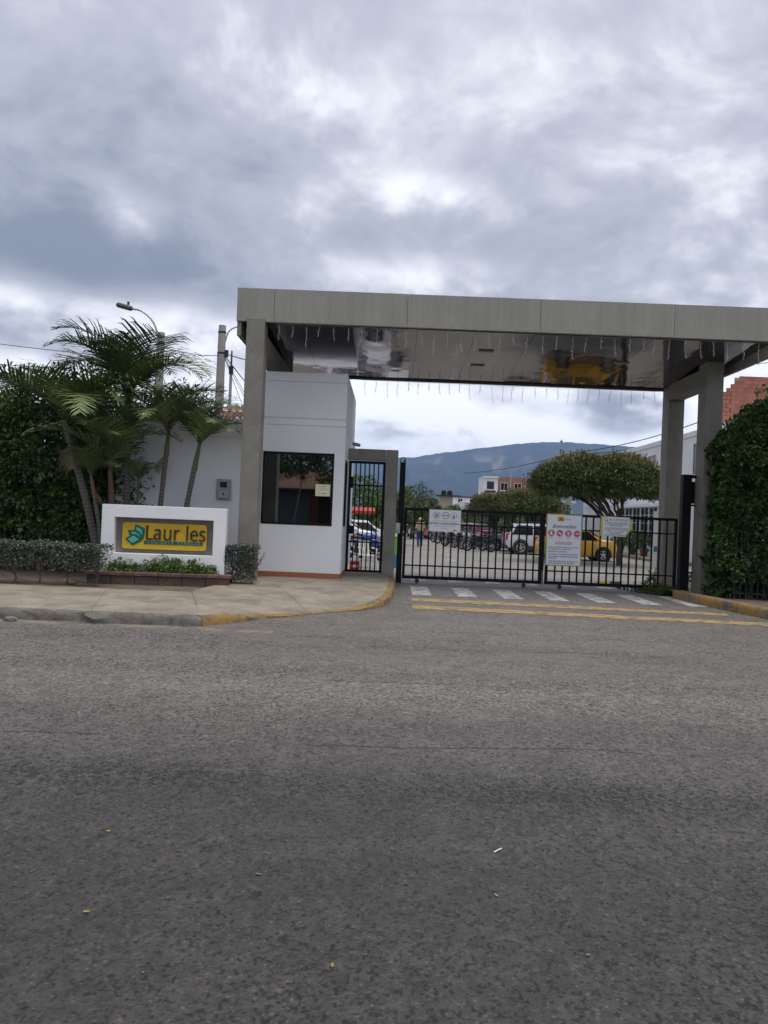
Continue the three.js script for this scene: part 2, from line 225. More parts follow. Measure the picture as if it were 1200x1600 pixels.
// apron: sloped sheet from the curved kerb up to the gatehouse
const edge = [[-2.72, -11.22, 0.145], [-2.35, -11.72, 0.115], [-2.0, -12.2, 0.07], [-1.65, -12.66, 0.03], [-1.3, -13.06, 0.016], [-0.95, -13.44, 0.016], [-0.6, -13.78, 0.03], [-0.32, -14.12, 0.085], [-0.12, -14.6, 0.13], [-0.0, -15.2, 0.145], [0.06, -16.2, 0.15], [0.1, -17.4, 0.15], [0.12, -18.6, 0.15], [0.12, -19.85, 0.15]];
const backE = [[-3.66, -14.38], [-3.6, -15.2], [-3.5, -16.2], [-3.3, -17.2], [-3.1, -18.3], [-2.7, -18.5], [-2.2, -18.5], [-1.8, -18.5], [-1.4, -18.5], [-1.2, -18.8], [-1.18, -19.2], [-1.18, -19.5], [-1.18, -19.7], [-1.18, -19.86]];
function apron(i0, i1, s0, s1) {
  const pos = [], idx = [], nt = Math.round((i1 - i0) * 4), ns = 10;
  for (let a = 0; a <= nt; a++) { const f = lerp(i0, i1, a / nt), i = Math.min(edge.length - 2, Math.floor(f)), t = f - i; const E = [0, 1, 2].map(k => lerp(edge[i][k], edge[i + 1][k], t)), B = [0, 1].map(k => lerp(backE[i][k], backE[i + 1][k], t));
    for (let b = 0; b <= ns; b++) { const s = lerp(s0, s1, b / ns); pos.push(lerp(E[0], B[0], s), lerp(E[2], 0.16, sstep(0, 0.45, s)) + 0.004 * (vn(E[0] * 3 + s * 9, a, 9) - 0.5), lerp(E[1], B[1], s)); } }
  for (let a = 0; a < nt; a++) for (let b = 0; b < ns; b++) { const p = a * (ns + 1) + b, q = p + ns + 1; idx.push(p, q, p + 1, p + 1, q, q + 1); }
  const g = new THREE.BufferGeometry(); g.setAttribute('position', new THREE.Float32BufferAttribute(pos, 3)); g.setIndex(idx); g.computeVertexNormals(); return g;
}
for (const [a, b] of [[0, 4], [4.0, 8], [8, 13]]) { mesh('slab', apron(a + (a ? 0.012 : 0), b, 0.015, 0.499), M.concrete, pavement); mesh('slab', apron(a + (a ? 0.012 : 0), b, 0.501, 1), M.concrete, pavement); }
mesh('slab', box(-1.17, 0.12, 0.02, 0.2, -21.2, -19.75), M.concrete, pavement);                            // threshold of the foot gate
mesh('bedding', slab([[-3.7, -14.3], [-2.78, -11.3], [-1.3, -13.3], [-0.2, -15], [0.05, -17], [0.05, -19.8], [-3.2, -19]], -0.2, -0.02), M.kerb, pavement);
function kerbRun(pts, w, name, mat, parent, jitter = 0.012, seed = 1) {                // pts: x, z, top; swept box with a worn arris
  const pos = [], idx = [], P = []; for (let i = 0; i < pts.length - 1; i++) { const n = Math.max(2, Math.ceil(Math.hypot(pts[i + 1][0] - pts[i][0], pts[i + 1][1] - pts[i][1]) / 0.14)); for (let k = 0; k < n; k++) P.push([0, 1, 2].map(c => lerp(pts[i][c], pts[i + 1][c], k / n))); } P.push(pts[pts.length - 1]);
  const prof = [[0, -0.1], [0, 0.55], [0.02, 0.86], [0.045, 1], [w, 1], [w, -0.1]];
  P.forEach(([x, z, t], i) => { const A = P[Math.max(0, i - 1)], B = P[Math.min(P.length - 1, i + 1)], l = Math.hypot(B[0] - A[0], B[1] - A[1]), nx = (B[1] - A[1]) / l, nz = -(B[0] - A[0]) / l;
    prof.forEach(([o, y], j) => { const r = j > 0 && j < 4 ? jitter * (fbm(x * 5 + j, z * 5, 3, seed) - 0.5) * 2 : 0; pos.push(x + nx * (o + r), y < 0 ? y : Math.max(0.012, t * y + r * 0.6), z + nz * (o + r)); }); });
  const m = prof.length; for (let i = 0; i < P.length - 1; i++) for (let j = 0; j < m - 1; j++) { const p = i * m + j, q = p + m; idx.push(p, p + 1, q, q, p + 1, q + 1); }
  const g = new THREE.BufferGeometry(); g.setAttribute('position', new THREE.Float32BufferAttribute(pos, 3)); g.setIndex(idx); g.computeVertexNormals(); return mesh(name, toCreasedNormals(g, 0.6), mat, parent);
}
const kerb = structGroup('kerb', 'low concrete kerb along the pavement, partly painted yellow');
for (let i = 0; i < joints.length - 1; i++) { const a = joints[i] + 0.01, b = joints[i + 1] - 0.01 + (i === joints.length - 2 ? 0.06 : 0); kerbRun([[b, -11.12, 0.145], [a, -11.02, 0.15]].reverse().map(([x, z, t]) => [x, z + 0.02 * (h2(i, 4) - 0.5), t]), 0.16, 'kerb_stone', M.kerb, kerb, 0.055, i + 3); }
for (const [a, b] of [[0, 3], [3, 7], [7, 10], [10, 13]]) kerbRun(edge.slice(a, b + 1).map(([x, z, t]) => [x + 0.05, z + 0.05, t + 0.004]), 0.15, 'painted_kerb', M.kerbYellow, kerb, 0.02, a + 20);
// kerb on the far side of the driveway
const kerbR = structGroup('driveway_kerb', 'yellow painted kerb beside the tall hedge');
const kr = [[6.98, -18.9, 0.2], [7.0, -17.85, 0.2], [7.22, -16.5, 0.2], [7.46, -15.1, 0.19], [7.9, -13.6, 0.18], [8.8, -12.3, 0.17], [10.4, -11.5, 0.16], [14, -11.2, 0.15], [40, -11.1, 0.15]];
for (const [a, b] of [[0, 2], [2, 4], [4, 6], [6, 8]]) kerbRun(kr.slice(a, b + 1), 0.3, 'painted_kerb', M.kerbYellow, kerbR, 0.012, a + 40);
// planting beds
const bed = structGroup('planting_bed', 'bare brown soil under the hedges and palms');
function soilSheet(pts, y) { const s = new THREE.Shape(pts.map(([x, z]) => new THREE.Vector2(x, -z))); return T(new THREE.ShapeGeometry(s), 0, y, 0, -Math.PI / 2); }
mesh('soil', soilSheet([[-40, -14.3], [-3.55, -14.3], [-3.3, -17.5], [-3.1, -18.6], [-3.1, -22], [-40, -22]], 0.11), M.soil, bed);
mesh('soil', soilSheet([[7.2, -18.9], [7.25, -17.85], [7.45, -16.5], [7.7, -15.2], [8.1, -13.8], [9, -12.6], [10.5, -11.8], [14, -11.5], [40, -11.4], [40, -22], [7.2, -22]], 0.13), M.soil, bed);
// grass and puddle inside the gate, at the foot of the canopy column
struct(mesh('puddle', soilSheet([[6.25, -20.9], [6.5, -20.0], [6.9, -19.35], [7.5, -19.2], [8.3, -19.6], [8.4, -21], [7.9, -22.3], [7.1, -22.8], [6.5, -22.3]], 0.009), new THREE.MeshPhysicalMaterial({ color: lin(0.02, 0.022, 0.02), roughness: 0.03, clearcoat: 1, clearcoatRoughness: 0.02 }), scene), 'still puddle inside the gate mirroring the white building');
// ---------------------------------------------------------------- entrance canopy
{
  const c = thing('entrance_canopy', 'large flat grey entrance canopy on tall square columns over the gate', 'canopy', [0, 0, 0]);
  const xL = -3.6, xR = 8.4, zF = -17.0, zB = -22.0, yT = 6.66, yF = 5.92, yR = 5.66;
  const seams = [xL, -2.77, 0.19, 3.14, 6.1, xR];
  const rf = rng(5);
  for (let i = 0; i < 5; i++) { const dz = (rf() - 0.5) * 0.006; mesh('fascia_panel', rbox(seams[i] + 0.003, seams[i + 1] - 0.003, yF, yT, zF - 0.10 + dz, zF + dz, 0.006), M.fascia, c); }
  mesh('side_fascia', rbox(xL, xL + 0.1, yR - 0.04, yT - 0.003, zB, zF - 0.105, 0.006), M.fascia, c);
  mesh('side_fascia', rbox(xR - 0.1, xR, yR - 0.04, yT - 0.003, zB, zF - 0.105, 0.006), M.fascia, c);
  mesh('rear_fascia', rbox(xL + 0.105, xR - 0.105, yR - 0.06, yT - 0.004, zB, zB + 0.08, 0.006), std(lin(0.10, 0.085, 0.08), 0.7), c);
  mesh('roof_deck', box(xL + 0.105, xR - 0.105, yT - 0.16, yT - 0.02, zB + 0.085, zF - 0.11), M.column, c);
  // glossy ceiling panels, sloping gently to the rear, none quite level
  const film = new THREE.MeshPhysicalMaterial({ color: lin(0.165, 0.148, 0.152), metalness: 1, roughness: 0.065, bumpMap: (() => { const t = dataTex(256, 256, (u, v, o) => { o[0] = o[1] = o[2] = tile(u, v, 4, 2, 411); }, { srgb: false }); t.repeat.set(1 / 2.2, 1 / 2.2); return t; })(), bumpScale: 0.0045 });
  const n = 9, w = (xR - xL - 0.22) / n, len = 4.78, slope = Math.atan2(yF - 0.02 - yR, len), rp = rng(17);
  for (let i = 0; i < n; i++) {
    const g = new THREE.BoxGeometry(w - 0.006, 0.012, len); const x = xL + 0.11 + w * (i + 0.5);
    T(g, x, (yF - 0.02 + yR) / 2, zF - 0.11 - len / 2, -slope + (rp() - 0.5) * 0.006, 0, (rp() - 0.5) * 0.008); mesh('ceiling_panel', g, film, c);
  }
  for (const [x, z] of [[2.15, -18.6], [2.1, -20.0], [5.6, -19.2]]) mesh('ceiling_lamp', T(new THREE.BoxGeometry(0.36, 0.03, 0.1), x, yF - 0.04 + (z + 17.1) * Math.tan(slope), z, -slope), std(lin(0.25, 0.24, 0.24), 0.5), c);
  // columns and the beam that ties the two at the right
  mesh('column', rbox(-3.36, -2.96, -0.05, 5.99, -17.42, -16.965, 0.012), M.column, c);
  mesh('column', rbox(-3.36, -2.96, -0.05, yR, -21.9, -21.45, 0.012), M.column, c);
  mesh('column', rbox(7.58, 8.0, 0, yF - 0.1, -19.3, -18.8, 0.012), M.column, c);
  mesh('column', rbox(7.62, 8.06, 0, yR - 0.002, -21.95, -21.45, 0.012), M.column, c);
  mesh('beam', rbox(7.60, 8.02, 5.28, 5.70, -21.44, -19.31, 0.01), M.column, c);
  mesh('beam', rbox(-3.34, -2.98, 5.35, 5.72, -21.44, -17.43, 0.01), M.column, c);
}
// hanging strings of festive lamps along both long edges
{
  const wire = std(lin(0.6, 0.6, 0.58), 0.5), r = rng(77);
  const bulb = new THREE.OctahedronGeometry(0.009, 0);
  function lightString(label, x0, x1, y, z, step, slopeY) {
    const t = thing('icicle_light_string', label, 'string lights', [x0, y, z]);
    mesh('lead_wire', [sag([0, 0, 0], [x1 - x0, slopeY, 0], 0.01, 0.004, 20)], wire, t);
    for (let x = 0.1; x < x1 - x0; x += step * (0.86 + 0.28 * r())) {
      const len = 0.22 + 0.3 * Math.pow(r(), 1.2), pts = [], g = []; let dx = 0; const lean = (r() - 0.5) * 0.14;
      for (let k = 0; k <= 6; k++) { pts.push([x + dx, slopeY * x / (x1 - x0) - len * k / 6, (r() - 0.5) * 0.012]); dx += (r() - 0.5) * 0.022 + lean * len / 6; }
      g.push(tube(pts, 0.0028, 12, 4)); for (let k = 1; k <= 6; k++) { const b = bulb.clone(); b.scale(1, 1.7, 1); b.translate(pts[k][0] + (r() - 0.5) * 0.03, pts[k][1], pts[k][2]); g.push(b); if (r() < 0.5) g.push(rod(pts[k], [pts[k][0] + (r() - 0.5) * 0.09, pts[k][1] - 0.03, pts[k][2]], 0.004, 0.004, 4)); }
      mesh('light_drop', g, wire, t);
    }
    return t;
  }
  lightString('unlit icicle lights hanging from the front edge of the canopy', -2.75, 8.35, 5.91, -17.115, 0.31, 0);
  lightString('unlit icicle lights hanging from the rear edge of the canopy, against the sky', -1.0, 7.5, 5.60, -22.02, 0.30, 0);
}
// ---------------------------------------------------------------- guard booth
{
  const b = thing('guard_booth', 'tall white guard booth with a dark square window under the canopy', 'booth', [-2.13, 0.15, -18.5]);
  const X0 = -1.02, X1 = 0.97, D = -4.3, Hb = 4.95, wx0 = -1.0, wx1 = 0.72, wy0 = 1.27, wy1 = 3.02;
  const bands = [[0.13, 3.66], [3.68, 3.83], [3.85, 4.72], [4.735, Hb]];           // grooves in the render
  for (const [y0, y1] of bands) {
    if (y0 < 1) { // wall round the window
      mesh('wall', [box(X0, wx0, y0, y1, -0.18, 0), box(wx1, X1, y0, y1, -0.18, 0), box(wx0, wx1, y0, wy0, -0.18, 0), box(wx0, wx1, wy1, y1, -0.18, 0), box(X1 - 0.18, X1, y0, y1, D, -0.18), box(X0, X0 + 0.18, y0, y1, D, -0.18), box(X0 + 0.18, X1 - 0.18, y0, y1, D, D + 0.18)], M.plaster, b);
    } else mesh('wall', rbox(X0, X1, y0, y1, D, 0, 0.006), M.plaster, b);
  }
  mesh('wall_core', box(X0 + 0.02, X1 - 0.02, 3.5, Hb - 0.05, D + 0.02, -0.02), M.plasterOld, b);
  for (let i = 0; i < 5; i++) { const w = (X1 - X0) / 5; mesh('skirting_tile', rbox(X0 + i * w + 0.003, X0 + (i + 1) * w - 0.003, -0.02, 0.125, -0.2, 0.012, 0.004), std(lin(0.36 + 0.05 * h2(i, 3), 0.125 + 0.02 * h2(i, 4), 0.06), 0.6), b); }
  for (let i = 0; i < 4; i++) mesh('skirting_tile', rbox(X1 - 0.2, X1 + 0.012, -0.02, 0.125, -0.205 - (i + 1) * 0.4 + 0.003, -0.205 - i * 0.4, 0.004), std(lin(0.36 + 0.05 * h2(i, 6), 0.125, 0.06), 0.6), b);
  mesh('plinth', box(X0 + 0.02, X1 - 0.22, -0.04, 0.13, D + 0.02, -0.21), M.plasterOld, b);
  const w = mesh('window', [rbox(wx0, wx1, wy1 - 0.055, wy1, -0.10, 0.012, 0.004), rbox(wx0, wx1, wy0, wy0 + 0.055, -0.10, 0.012, 0.004), rbox(wx0, wx0 + 0.05, wy0 + 0.055, wy1 - 0.055, -0.10, 0.012, 0.004), rbox(wx1 - 0.05, wx1, wy0 + 0.055, wy1 - 0.055, -0.10, 0.012, 0.004)], M.black, b);
  mesh('pane', T(new THREE.BoxGeometry(wx1 - wx0 - 0.1, wy1 - wy0 - 0.11, 0.008), (wx0 + wx1) / 2, (wy0 + wy1) / 2, -0.05), M.mirrorGlass, w);
  const sw = mesh('window', [box(X1, X1 + 0.012, 1.27, 2.9, -1.1, -1.05), box(X1, X1 + 0.012, 1.27, 2.9, -0.35, -0.30), box(X1, X1 + 0.012, 2.85, 2.9, -1.05, -0.35), box(X1, X1 + 0.012, 1.27, 1.32, -1.05, -0.35)], M.black, b);
  mesh('pane', box(X1 - 0.001, X1 + 0.006, 1.32, 2.85, -1.05, -0.35), M.mirrorGlass, sw);
}
function canvasTex(w, h, draw) { const c = document.createElement('canvas'); c.width = w; c.height = h; draw(c.getContext('2d'), w, h); const t = new THREE.CanvasTexture(c); t.colorSpace = THREE.SRGBColorSpace; t.anisotropy = 8; return t; }
function plate(name, w, h, d, tex, sideMat, label, category, pos, turn = 0, rough = 0.45) {     // a printed board: body, printed face
  const t = thing(name, label, category, pos, turn);
  mesh('board', rbox(-w / 2, w / 2, -h / 2, h / 2, -d, 0, Math.min(0.004, d / 3)), sideMat, t);
  const f = new THREE.PlaneGeometry(w - 0.006, h - 0.006); f.translate(0, 0, 0.002); mesh('printed_face', f, std(0xffffff, rough, { map: tex }), t, true); return t;
}
plate('window_notice', 0.36, 0.29, 0.003, canvasTex(256, 208, (g, w, h) => { g.fillStyle = '#e9e7c8'; g.fillRect(0, 0, w, h); g.fillStyle = '#e8df7a'; g.fillRect(0, 0, w, 14); g.fillRect(0, 0, 14, h); g.fillStyle = '#222'; g.font = 'bold 24px sans-serif'; g.fillText('SE PROHIBE', 46, 42); g.font = '14px sans-serif'; g.fillStyle = '#555'; for (const [y, s] of [[70, 'el ingreso de vendedores y'], [92, 'de personas no autorizadas'], [114, 'por la administración']]) g.fillText(s, 34, y); g.strokeStyle = '#333'; g.lineWidth = 3; g.strokeRect(38, 136, 34, 42); g.fillStyle = '#222'; g.font = 'bold 22px sans-serif'; g.fillText('GRACIAS', 92, 168); }), std(lin(0.7, 0.68, 0.5), 0.7), 'small pale yellow paper notice stuck on the booth window', 'notice', [-1.66, 2.28, -18.535]);
// ---------------------------------------------------------------- foot gate beside the booth
{
  const p = thing('gate_portal', 'grey concrete portal framing the narrow foot gate beside the booth', 'portal', [-0.5, 0.15, -20.0]);
  mesh('pillar', rbox(0.33, 0.64, 0.0, 3.30, -0.34, 0, 0.01), M.column, p); mesh('lintel', rbox(-0.66, 0.325, 3.02, 3.30, -0.34, -0.002, 0.01), M.column, p);
  const g = thing('foot_gate', 'narrow black barred foot gate inside the grey concrete portal', 'gate', [-0.5, 0.2, -20.12]);
  const x0 = -0.64, x1 = 0.325, y0 = 0.03, y1 = 2.94;
  mesh('frame', [box(x0, x0 + 0.07, y0, y1, -0.03, 0.03), box(x1 - 0.07, x1, y0, y1, -0.03, 0.03), box(x0 + 0.07, x1 - 0.07, y1 - 0.07, y1, -0.03, 0.03), box(x0 + 0.07, x1 - 0.07, y0, y0 + 0.06, -0.03, 0.03)], M.black, g);
  for (let i = 1; i <= 6; i++) { const x = lerp(x0 + 0.07, x1 - 0.07, i / 7); mesh('bar', box(x - 0.016, x + 0.016, y0 + 0.06, y1 - 0.07, -0.016, 0.016), M.black, g); }
  for (const y of [0.82, 2.30]) mesh('rail', box(x0 + 0.07, x1 - 0.07, y - 0.02, y + 0.02, -0.021, 0.021), M.black, g);
  mesh('lock', rbox(x0 + 0.07, x0 + 0.2, 1.02, 1.24, -0.035, 0.035, 0.006), M.black, g);
  mesh('closer', rbox(x0 + 0.05, x0 + 0.13, 2.22, 2.52, 0.031, 0.08, 0.006), M.black, g);
  const k = thing('keypad', 'small steel lock box on the side of the grey portal pillar', 'lock', [0.16, 1.42, -20.08]);
  mesh('case', rbox(-0.02, 0.10, -0.14, 0.14, -0.05, 0.06, 0.008), M.steel, k); mesh('knob', T(new THREE.CylinderGeometry(0.035, 0.04, 0.07, 12), 0.05, -0.06, 0.09, Math.PI / 2), M.steel, k);
  const cam = thing('security_camera', 'small grey camera on the corner of the foot gate portal', 'camera', [-1.02, 3.46, -20.1]);
  mesh('bracket', rod([0, 0, 0], [0, 0.07, 0], 0.02), M.steel, cam); mesh('housing', T(new THREE.CapsuleGeometry(0.045, 0.14, 4, 10), 0.05, 0.10, 0.03, 0, 0, Math.PI / 2 - 0.2), std(lin(0.3, 0.3, 0.3), 0.5), cam);
}
// ---------------------------------------------------------------- vehicle gate: two leaves and their posts
function gateLeaf(label, x0, x1, n, rightPost) {
  const g = thing('gate_leaf', label, 'gate', [x0, 0.06, -20.2]); const w = x1 - x0, y0 = 0.05, y1 = 1.91, a = 0.04;
  mesh('frame', [box(0, 0.07, y0, y1, -a, a), box(w - (rightPost ? 0.13 : 0.07), w, y0, y1, -a, a), box(0.07, w - (rightPost ? 0.13 : 0.07), y1 - 0.07, y1, -a, a), box(0.07, w - (rightPost ? 0.13 : 0.07), y0, y0 + 0.08, -a, a)], M.black, g);
  for (let i = 1; i <= n; i++) { const x = lerp(0.07, w - 0.07, i / (n + 1)); mesh('bar', box(x - 0.019, x + 0.019, y0 + 0.08, y1 - 0.07, -0.019, 0.019), M.black, g); }
  for (const y of [0.40, 1.50]) mesh('rail', box(0.07, w - 0.07, y - 0.018, y + 0.018, -0.024, 0.024), M.black, g);
  if (rightPost) mesh('drop_bolt', rod([w - 0.03, 0.4, 0.05], [w - 0.03, -0.04, 0.05], 0.014), M.steel, g);
  for (const x of [0.4, w - 0.5]) mesh('roller', T(new THREE.CylinderGeometry(0.055, 0.055, 0.05, 14), x, -0.005, 0, Math.PI / 2), M.darkMetal, g);
  return g;
}
gateLeaf('black barred gate leaf carrying the small white sign with three round symbols', 0.36, 4.06, 17, true);
gateLeaf('black barred gate leaf carrying the tall welcome sign and the yellow edged notice', 4.10, 7.52, 16, false);
{
  const p = thing('gate_post', 'black gate post with a rounded top beside the grey portal', 'post', [0.27, 0, -20.15]);
  mesh('post', rbox(-0.07, 0.075, 0, 3.15, -0.07, 0.07, 0.01), M.black, p); mesh('cap', tube([[-0.06, 3.14, 0], [-0.05, 3.24, 0], [0, 3.28, 0], [0.05, 3.24, 0], [0.06, 3.14, 0]], 0.014), M.black, p);
  mesh('guide', [rod([0.03, 3.2, 0], [0.03, 3.2, -0.3], 0.02), rod([0, 2.1, 0.08], [0, 2.1, 0], 0.03)], M.black, p);
  const q = thing('gate_post', 'black gate post with a short side grille beside the hedge column', 'post', [7.36, 0, -19.25]);
  mesh('post', rbox(-0.12, 0.10, 0, 3.06, -0.1, 0.1, 0.01), M.black, q); mesh('top_arm', rbox(0.05, 0.62, 2.98, 3.06, -0.04, 0.04, 0.005), M.black, q); mesh('bar', rod([0.26, 0.2, 0], [0.26, 2.98, 0], 0.028), M.black, q);
  for (const y of [0.62, 2.30]) mesh('rail', box(0.1, 0.4, y - 0.022, y + 0.022, -0.02, 0.02), M.black, q);
  mesh('motor_box', rbox(0.08, 0.26, 2.35, 2.9, -0.25, -0.09, 0.01), M.black, q);
}
// signs on the gate
plate('gate_sign', 0.84, 0.585, 0.006, canvasTex(512, 356, (g, w, h) => {
  g.fillStyle = '#f3f5f7'; g.fillRect(0, 0, w, h); g.strokeStyle = '#6fae95'; g.lineWidth = 8; g.beginPath(); g.moveTo(4, h); g.lineTo(4, 4); g.lineTo(w, 4); g.stroke();
  for (const [x, lw] of [[122, 5], [270, 8], [395, 4]]) { g.strokeStyle = '#2b2f3c'; g.lineWidth = lw; g.beginPath(); g.arc(x, 96, 52, 0, 7); g.stroke(); }
  g.fillStyle = '#20242e'; for (let i = 0; i < 3; i++) g.fillRect(100 + i * 16, 72, 11, 32); g.fillRect(94, 112, 56, 10); g.fillRect(94, 124, 56, 4);
  g.beginPath(); g.ellipse(250, 96, 15, 11, 0, 0, 7); g.ellipse(296, 98, 15, 11, 0, 0, 7); g.fill();
  g.beginPath(); g.moveTo(402, 62); g.lineTo(412, 128); g.lineTo(382, 128); g.fill(); g.fillStyle = '#7b7f8c'; g.fillRect(378, 132, 44, 5);
  g.fillStyle = '#d9d98c'; g.fillRect(50, 180, w - 100, 14);
  g.fillStyle = '#15181d'; g.font = 'bold 46px sans-serif'; g.textAlign = 'center'; g.fillText('NO PASE LA LINEA AMARILLA', w / 2, 242, w - 22);
  g.fillStyle = '#59606e'; g.font = '21px sans-serif'; g.fillText('hasta que el vigilante le dé la orden', w / 2, 276); g.fillText('de su ingreso', w / 2, 308);
  g.fillStyle = '#cdbb4c'; g.fillRect(w - 122, 322, 70, 24); g.fillStyle = '#2e7d4e'; g.beginPath(); g.ellipse(w - 90, 330, 16, 8, 0, 0, 7); g.fill();
}), std(lin(0.5, 0.55, 0.53), 0.5), 'small white sign with three round symbols on the gate', 'sign', [1.425, 1.665, -20.145]);
plate('gate_sign', 0.94, 1.36, 0.008, canvasTex(640, 926, (g, w, h) => {
  g.fillStyle = '#eef2f6'; g.fillRect(0, 0, w, h);
  g.lineWidth = 22; const seg = (c, a, b, x, y) => { g.strokeStyle = c; g.beginPath(); g.moveTo(a, b); g.lineTo(x, y); g.stroke(); };
  seg('#c9a24b', 0, 6, w * 0.55, 6); seg('#4f8f63', w * 0.55, 6, w, 6); seg('#c9a24b', 6, 0, 6, h * 0.55); seg('#4c9a4e', 6, h * 0.55, 6, h); seg('#5a9b66', w - 6, 0, w - 6, h * 0.5); seg('#c9a24b', w - 6, h * 0.5, w - 6, h); seg('#b9a75a', 0, h - 6, w, h - 6);
  g.fillStyle = '#e0a416'; g.fillRect(200, 48, 112, 82); g.fillStyle = '#7a4d10'; g.beginPath(); g.moveTo(256, 60); g.lineTo(296, 116); g.lineTo(216, 116); g.fill(); g.fillStyle = '#e0a416'; g.fillRect(246, 96, 20, 20); g.fillStyle = '#76819a'; g.font = 'bold 22px sans-serif'; g.fillText('CONJUNTO', 318, 96); g.fillRect(316, 104, 118, 3);
  g.textAlign = 'center'; g.fillStyle = '#1d2b46'; g.font = 'italic bold 84px serif'; g.fillText('Bienvenidos', w / 2, 252, 430);
  for (let i = 0; i < 4; i++) { const x = 92 + i * 153; g.fillStyle = '#c92f3a'; g.beginPath(); g.arc(x, 345, 62, 0, 7); g.fill(); g.strokeStyle = '#f2e9ea'; g.lineWidth = 5; g.beginPath(); g.arc(x, 345, 52, 0, 7); g.stroke(); g.fillStyle = '#f4eeee';
    if (i === 0) { g.fillRect(x - 20, 312, 36, 62); g.fillRect(x - 30, 356, 60, 16); } else if (i === 1) { g.save(); g.translate(x, 345); g.rotate(0.5); g.fillRect(-34, -12, 68, 24); g.fillRect(10, -2, 26, 22); g.restore(); } else if (i === 2) { g.fillRect(x - 26, 318, 52, 12); g.fillRect(x - 14, 326, 28, 40); g.fillRect(x - 28, 364, 56, 10); } else { g.font = 'bold 58px sans-serif'; g.fillText('4', x - 14, 364); g.fillRect(x + 8, 330, 26, 30); }
    g.fillStyle = '#333b4c'; g.font = 'bold 20px sans-serif'; g.fillText(['CASCO', 'LUCES', 'VIDRIO', 'VELOCIDAD'][i], x, 436, 106); }
  g.fillStyle = '#cf2233'; g.font = 'bold 70px sans-serif'; g.fillText('ATENCIÓN', w / 2, 548, 300);
  g.textAlign = 'left'; g.fillStyle = '#20293c'; g.font = 'bold 31px sans-serif';
  for (const [y, s] of [[606, 'BAJE LOS VIDRIOS Y ENCIENDA LAS LUCES'], [641, 'AL INGRESO DEL VEHICULO'], [684, 'PARQUEO EN REVERSA'], [732, 'SOLO AREA DE PARQUEADERO VISITANTES'], [774, 'NO SE ADMITE PARQUEO POR TIEMPO EN'], [806, 'PORTERIA'], [856, 'TODO VISITANTE DEBE ESTAR EN LA'], [890, 'LISTA AUTORIZADA DE INGRESO']]) g.fillText(s, 50, y, 540);
}), std(lin(0.45, 0.4, 0.2), 0.5), 'tall white welcome sign with four red circles on the gate', 'sign', [4.555, 1.285, -20.14]);
{
  const w = 0.80, h = 0.5, s = new THREE.Shape([[0, 0], [0.67, -0.01], [0.70, 0.06], [0.80, 0.17], [0.80, 0.42], [0.755, 0.5], [0, 0.52]].map(p => new THREE.Vector2(...p)));
  const t = thing('gate_sign', 'yellow edged white notice with a cut corner on the gate', 'sign', [5.50, 1.44, -20.14]);
  mesh('board', T(new THREE.ExtrudeGeometry(s, { depth: 0.006, bevelEnabled: false }), 0, 0, -0.006), std(lin(0.5, 0.47, 0.15), 0.5), t);
  const f = new THREE.ShapeGeometry(s); f.translate(0, 0, 0.002); const p = f.attributes.position, uv = f.attributes.uv; for (let i = 0; i < p.count; i++) uv.setXY(i, p.getX(i) / 0.8, (p.getY(i) + 0.01) / 0.53);
  mesh('printed_face', f, std(0xffffff, 0.5, { map: canvasTex(512, 340, (g, w, h) => { g.fillStyle = '#d3cb63'; g.fillRect(0, 0, w, h); g.fillStyle = '#eef1f5'; g.beginPath(); g.moveTo(40, 12); g.lineTo(462, 14); g.lineTo(486, 70); g.lineTo(476, 190); g.lineTo(440, 240); g.lineTo(426, 330); g.lineTo(40, 330); g.fill();
    g.strokeStyle = '#3a4256'; g.lineWidth = 6; g.strokeRect(64, 26, 42, 46); g.fillStyle = '#3a4256'; g.fillRect(96, 66, 26, 18); g.fillStyle = '#8b8a34'; g.font = 'bold 40px sans-serif'; g.fillText('AVISO IMPORTANTE', 134, 72, 330);
    g.fillStyle = '#2d3650'; g.font = 'bold 25px sans-serif'; g.textAlign = 'center'; for (const [y, s] of [[116, 'TODO VEHICULO O PEATON DEBE DETENERSE'], [145, 'EN LA PORTERIA PARA IDENTIFICARSE'], [170, 'CON EL VIGILANTE'], [208, 'CADA RESIDENTE DEBE UTILIZAR'], [234, 'SU TARJETA DE ACCESO VEHICULAR'], [272, 'EVITE EL USO DEL PITO'], [298, 'EN LA ENTRADA'], [324, 'GRACIAS POR SU COLABORACION']]) g.fillText(s, 256, y, 380); }) }), t, true);
}
// ---------------------------------------------------------------- white boundary wall and its meter
{
  const w = thing('boundary_wall', 'white plastered boundary wall behind the palms and the name sign', 'wall', [-5.5, 0, -18.0]);
  mesh('panel', rbox(-1.0, 2.0, 0.05, 3.42, -0.2, 0, 0.008), M.plaster, w); mesh('coping', rbox(-1.0, 2.0, 3.43, 3.86, -0.205, 0.004, 0.008), M.plaster, w); mesh('joint', box(-0.99, 1.99, 3.3, 3.5, -0.18, -0.02), M.plasterOld, w);
  const m = thing('meter_box', 'grey metal meter box on the white boundary wall', 'meter box', [-3.93, 2.19, -17.99]);
  mesh('case', rbox(-0.165, 0.165, -0.24, 0.24, 0, 0.10, 0.03, 3), std(lin(0.33, 0.34, 0.33), 0.5), m); mesh('dial_window', rbox(-0.075, 0.085, 0.04, 0.175, 0.097, 0.112, 0.012, 2), M.glassDark, m); mesh('cover', rbox(-0.09, 0.11, -0.2, -0.05, 0.095, 0.125, 0.02, 2), std(lin(0.42, 0.43, 0.41), 0.45), m); mesh('knob', T(new THREE.CylinderGeometry(0.025, 0.025, 0.04, 12), 0.01, -0.11, 0.13, Math.PI / 2), M.darkMetal, m);
}
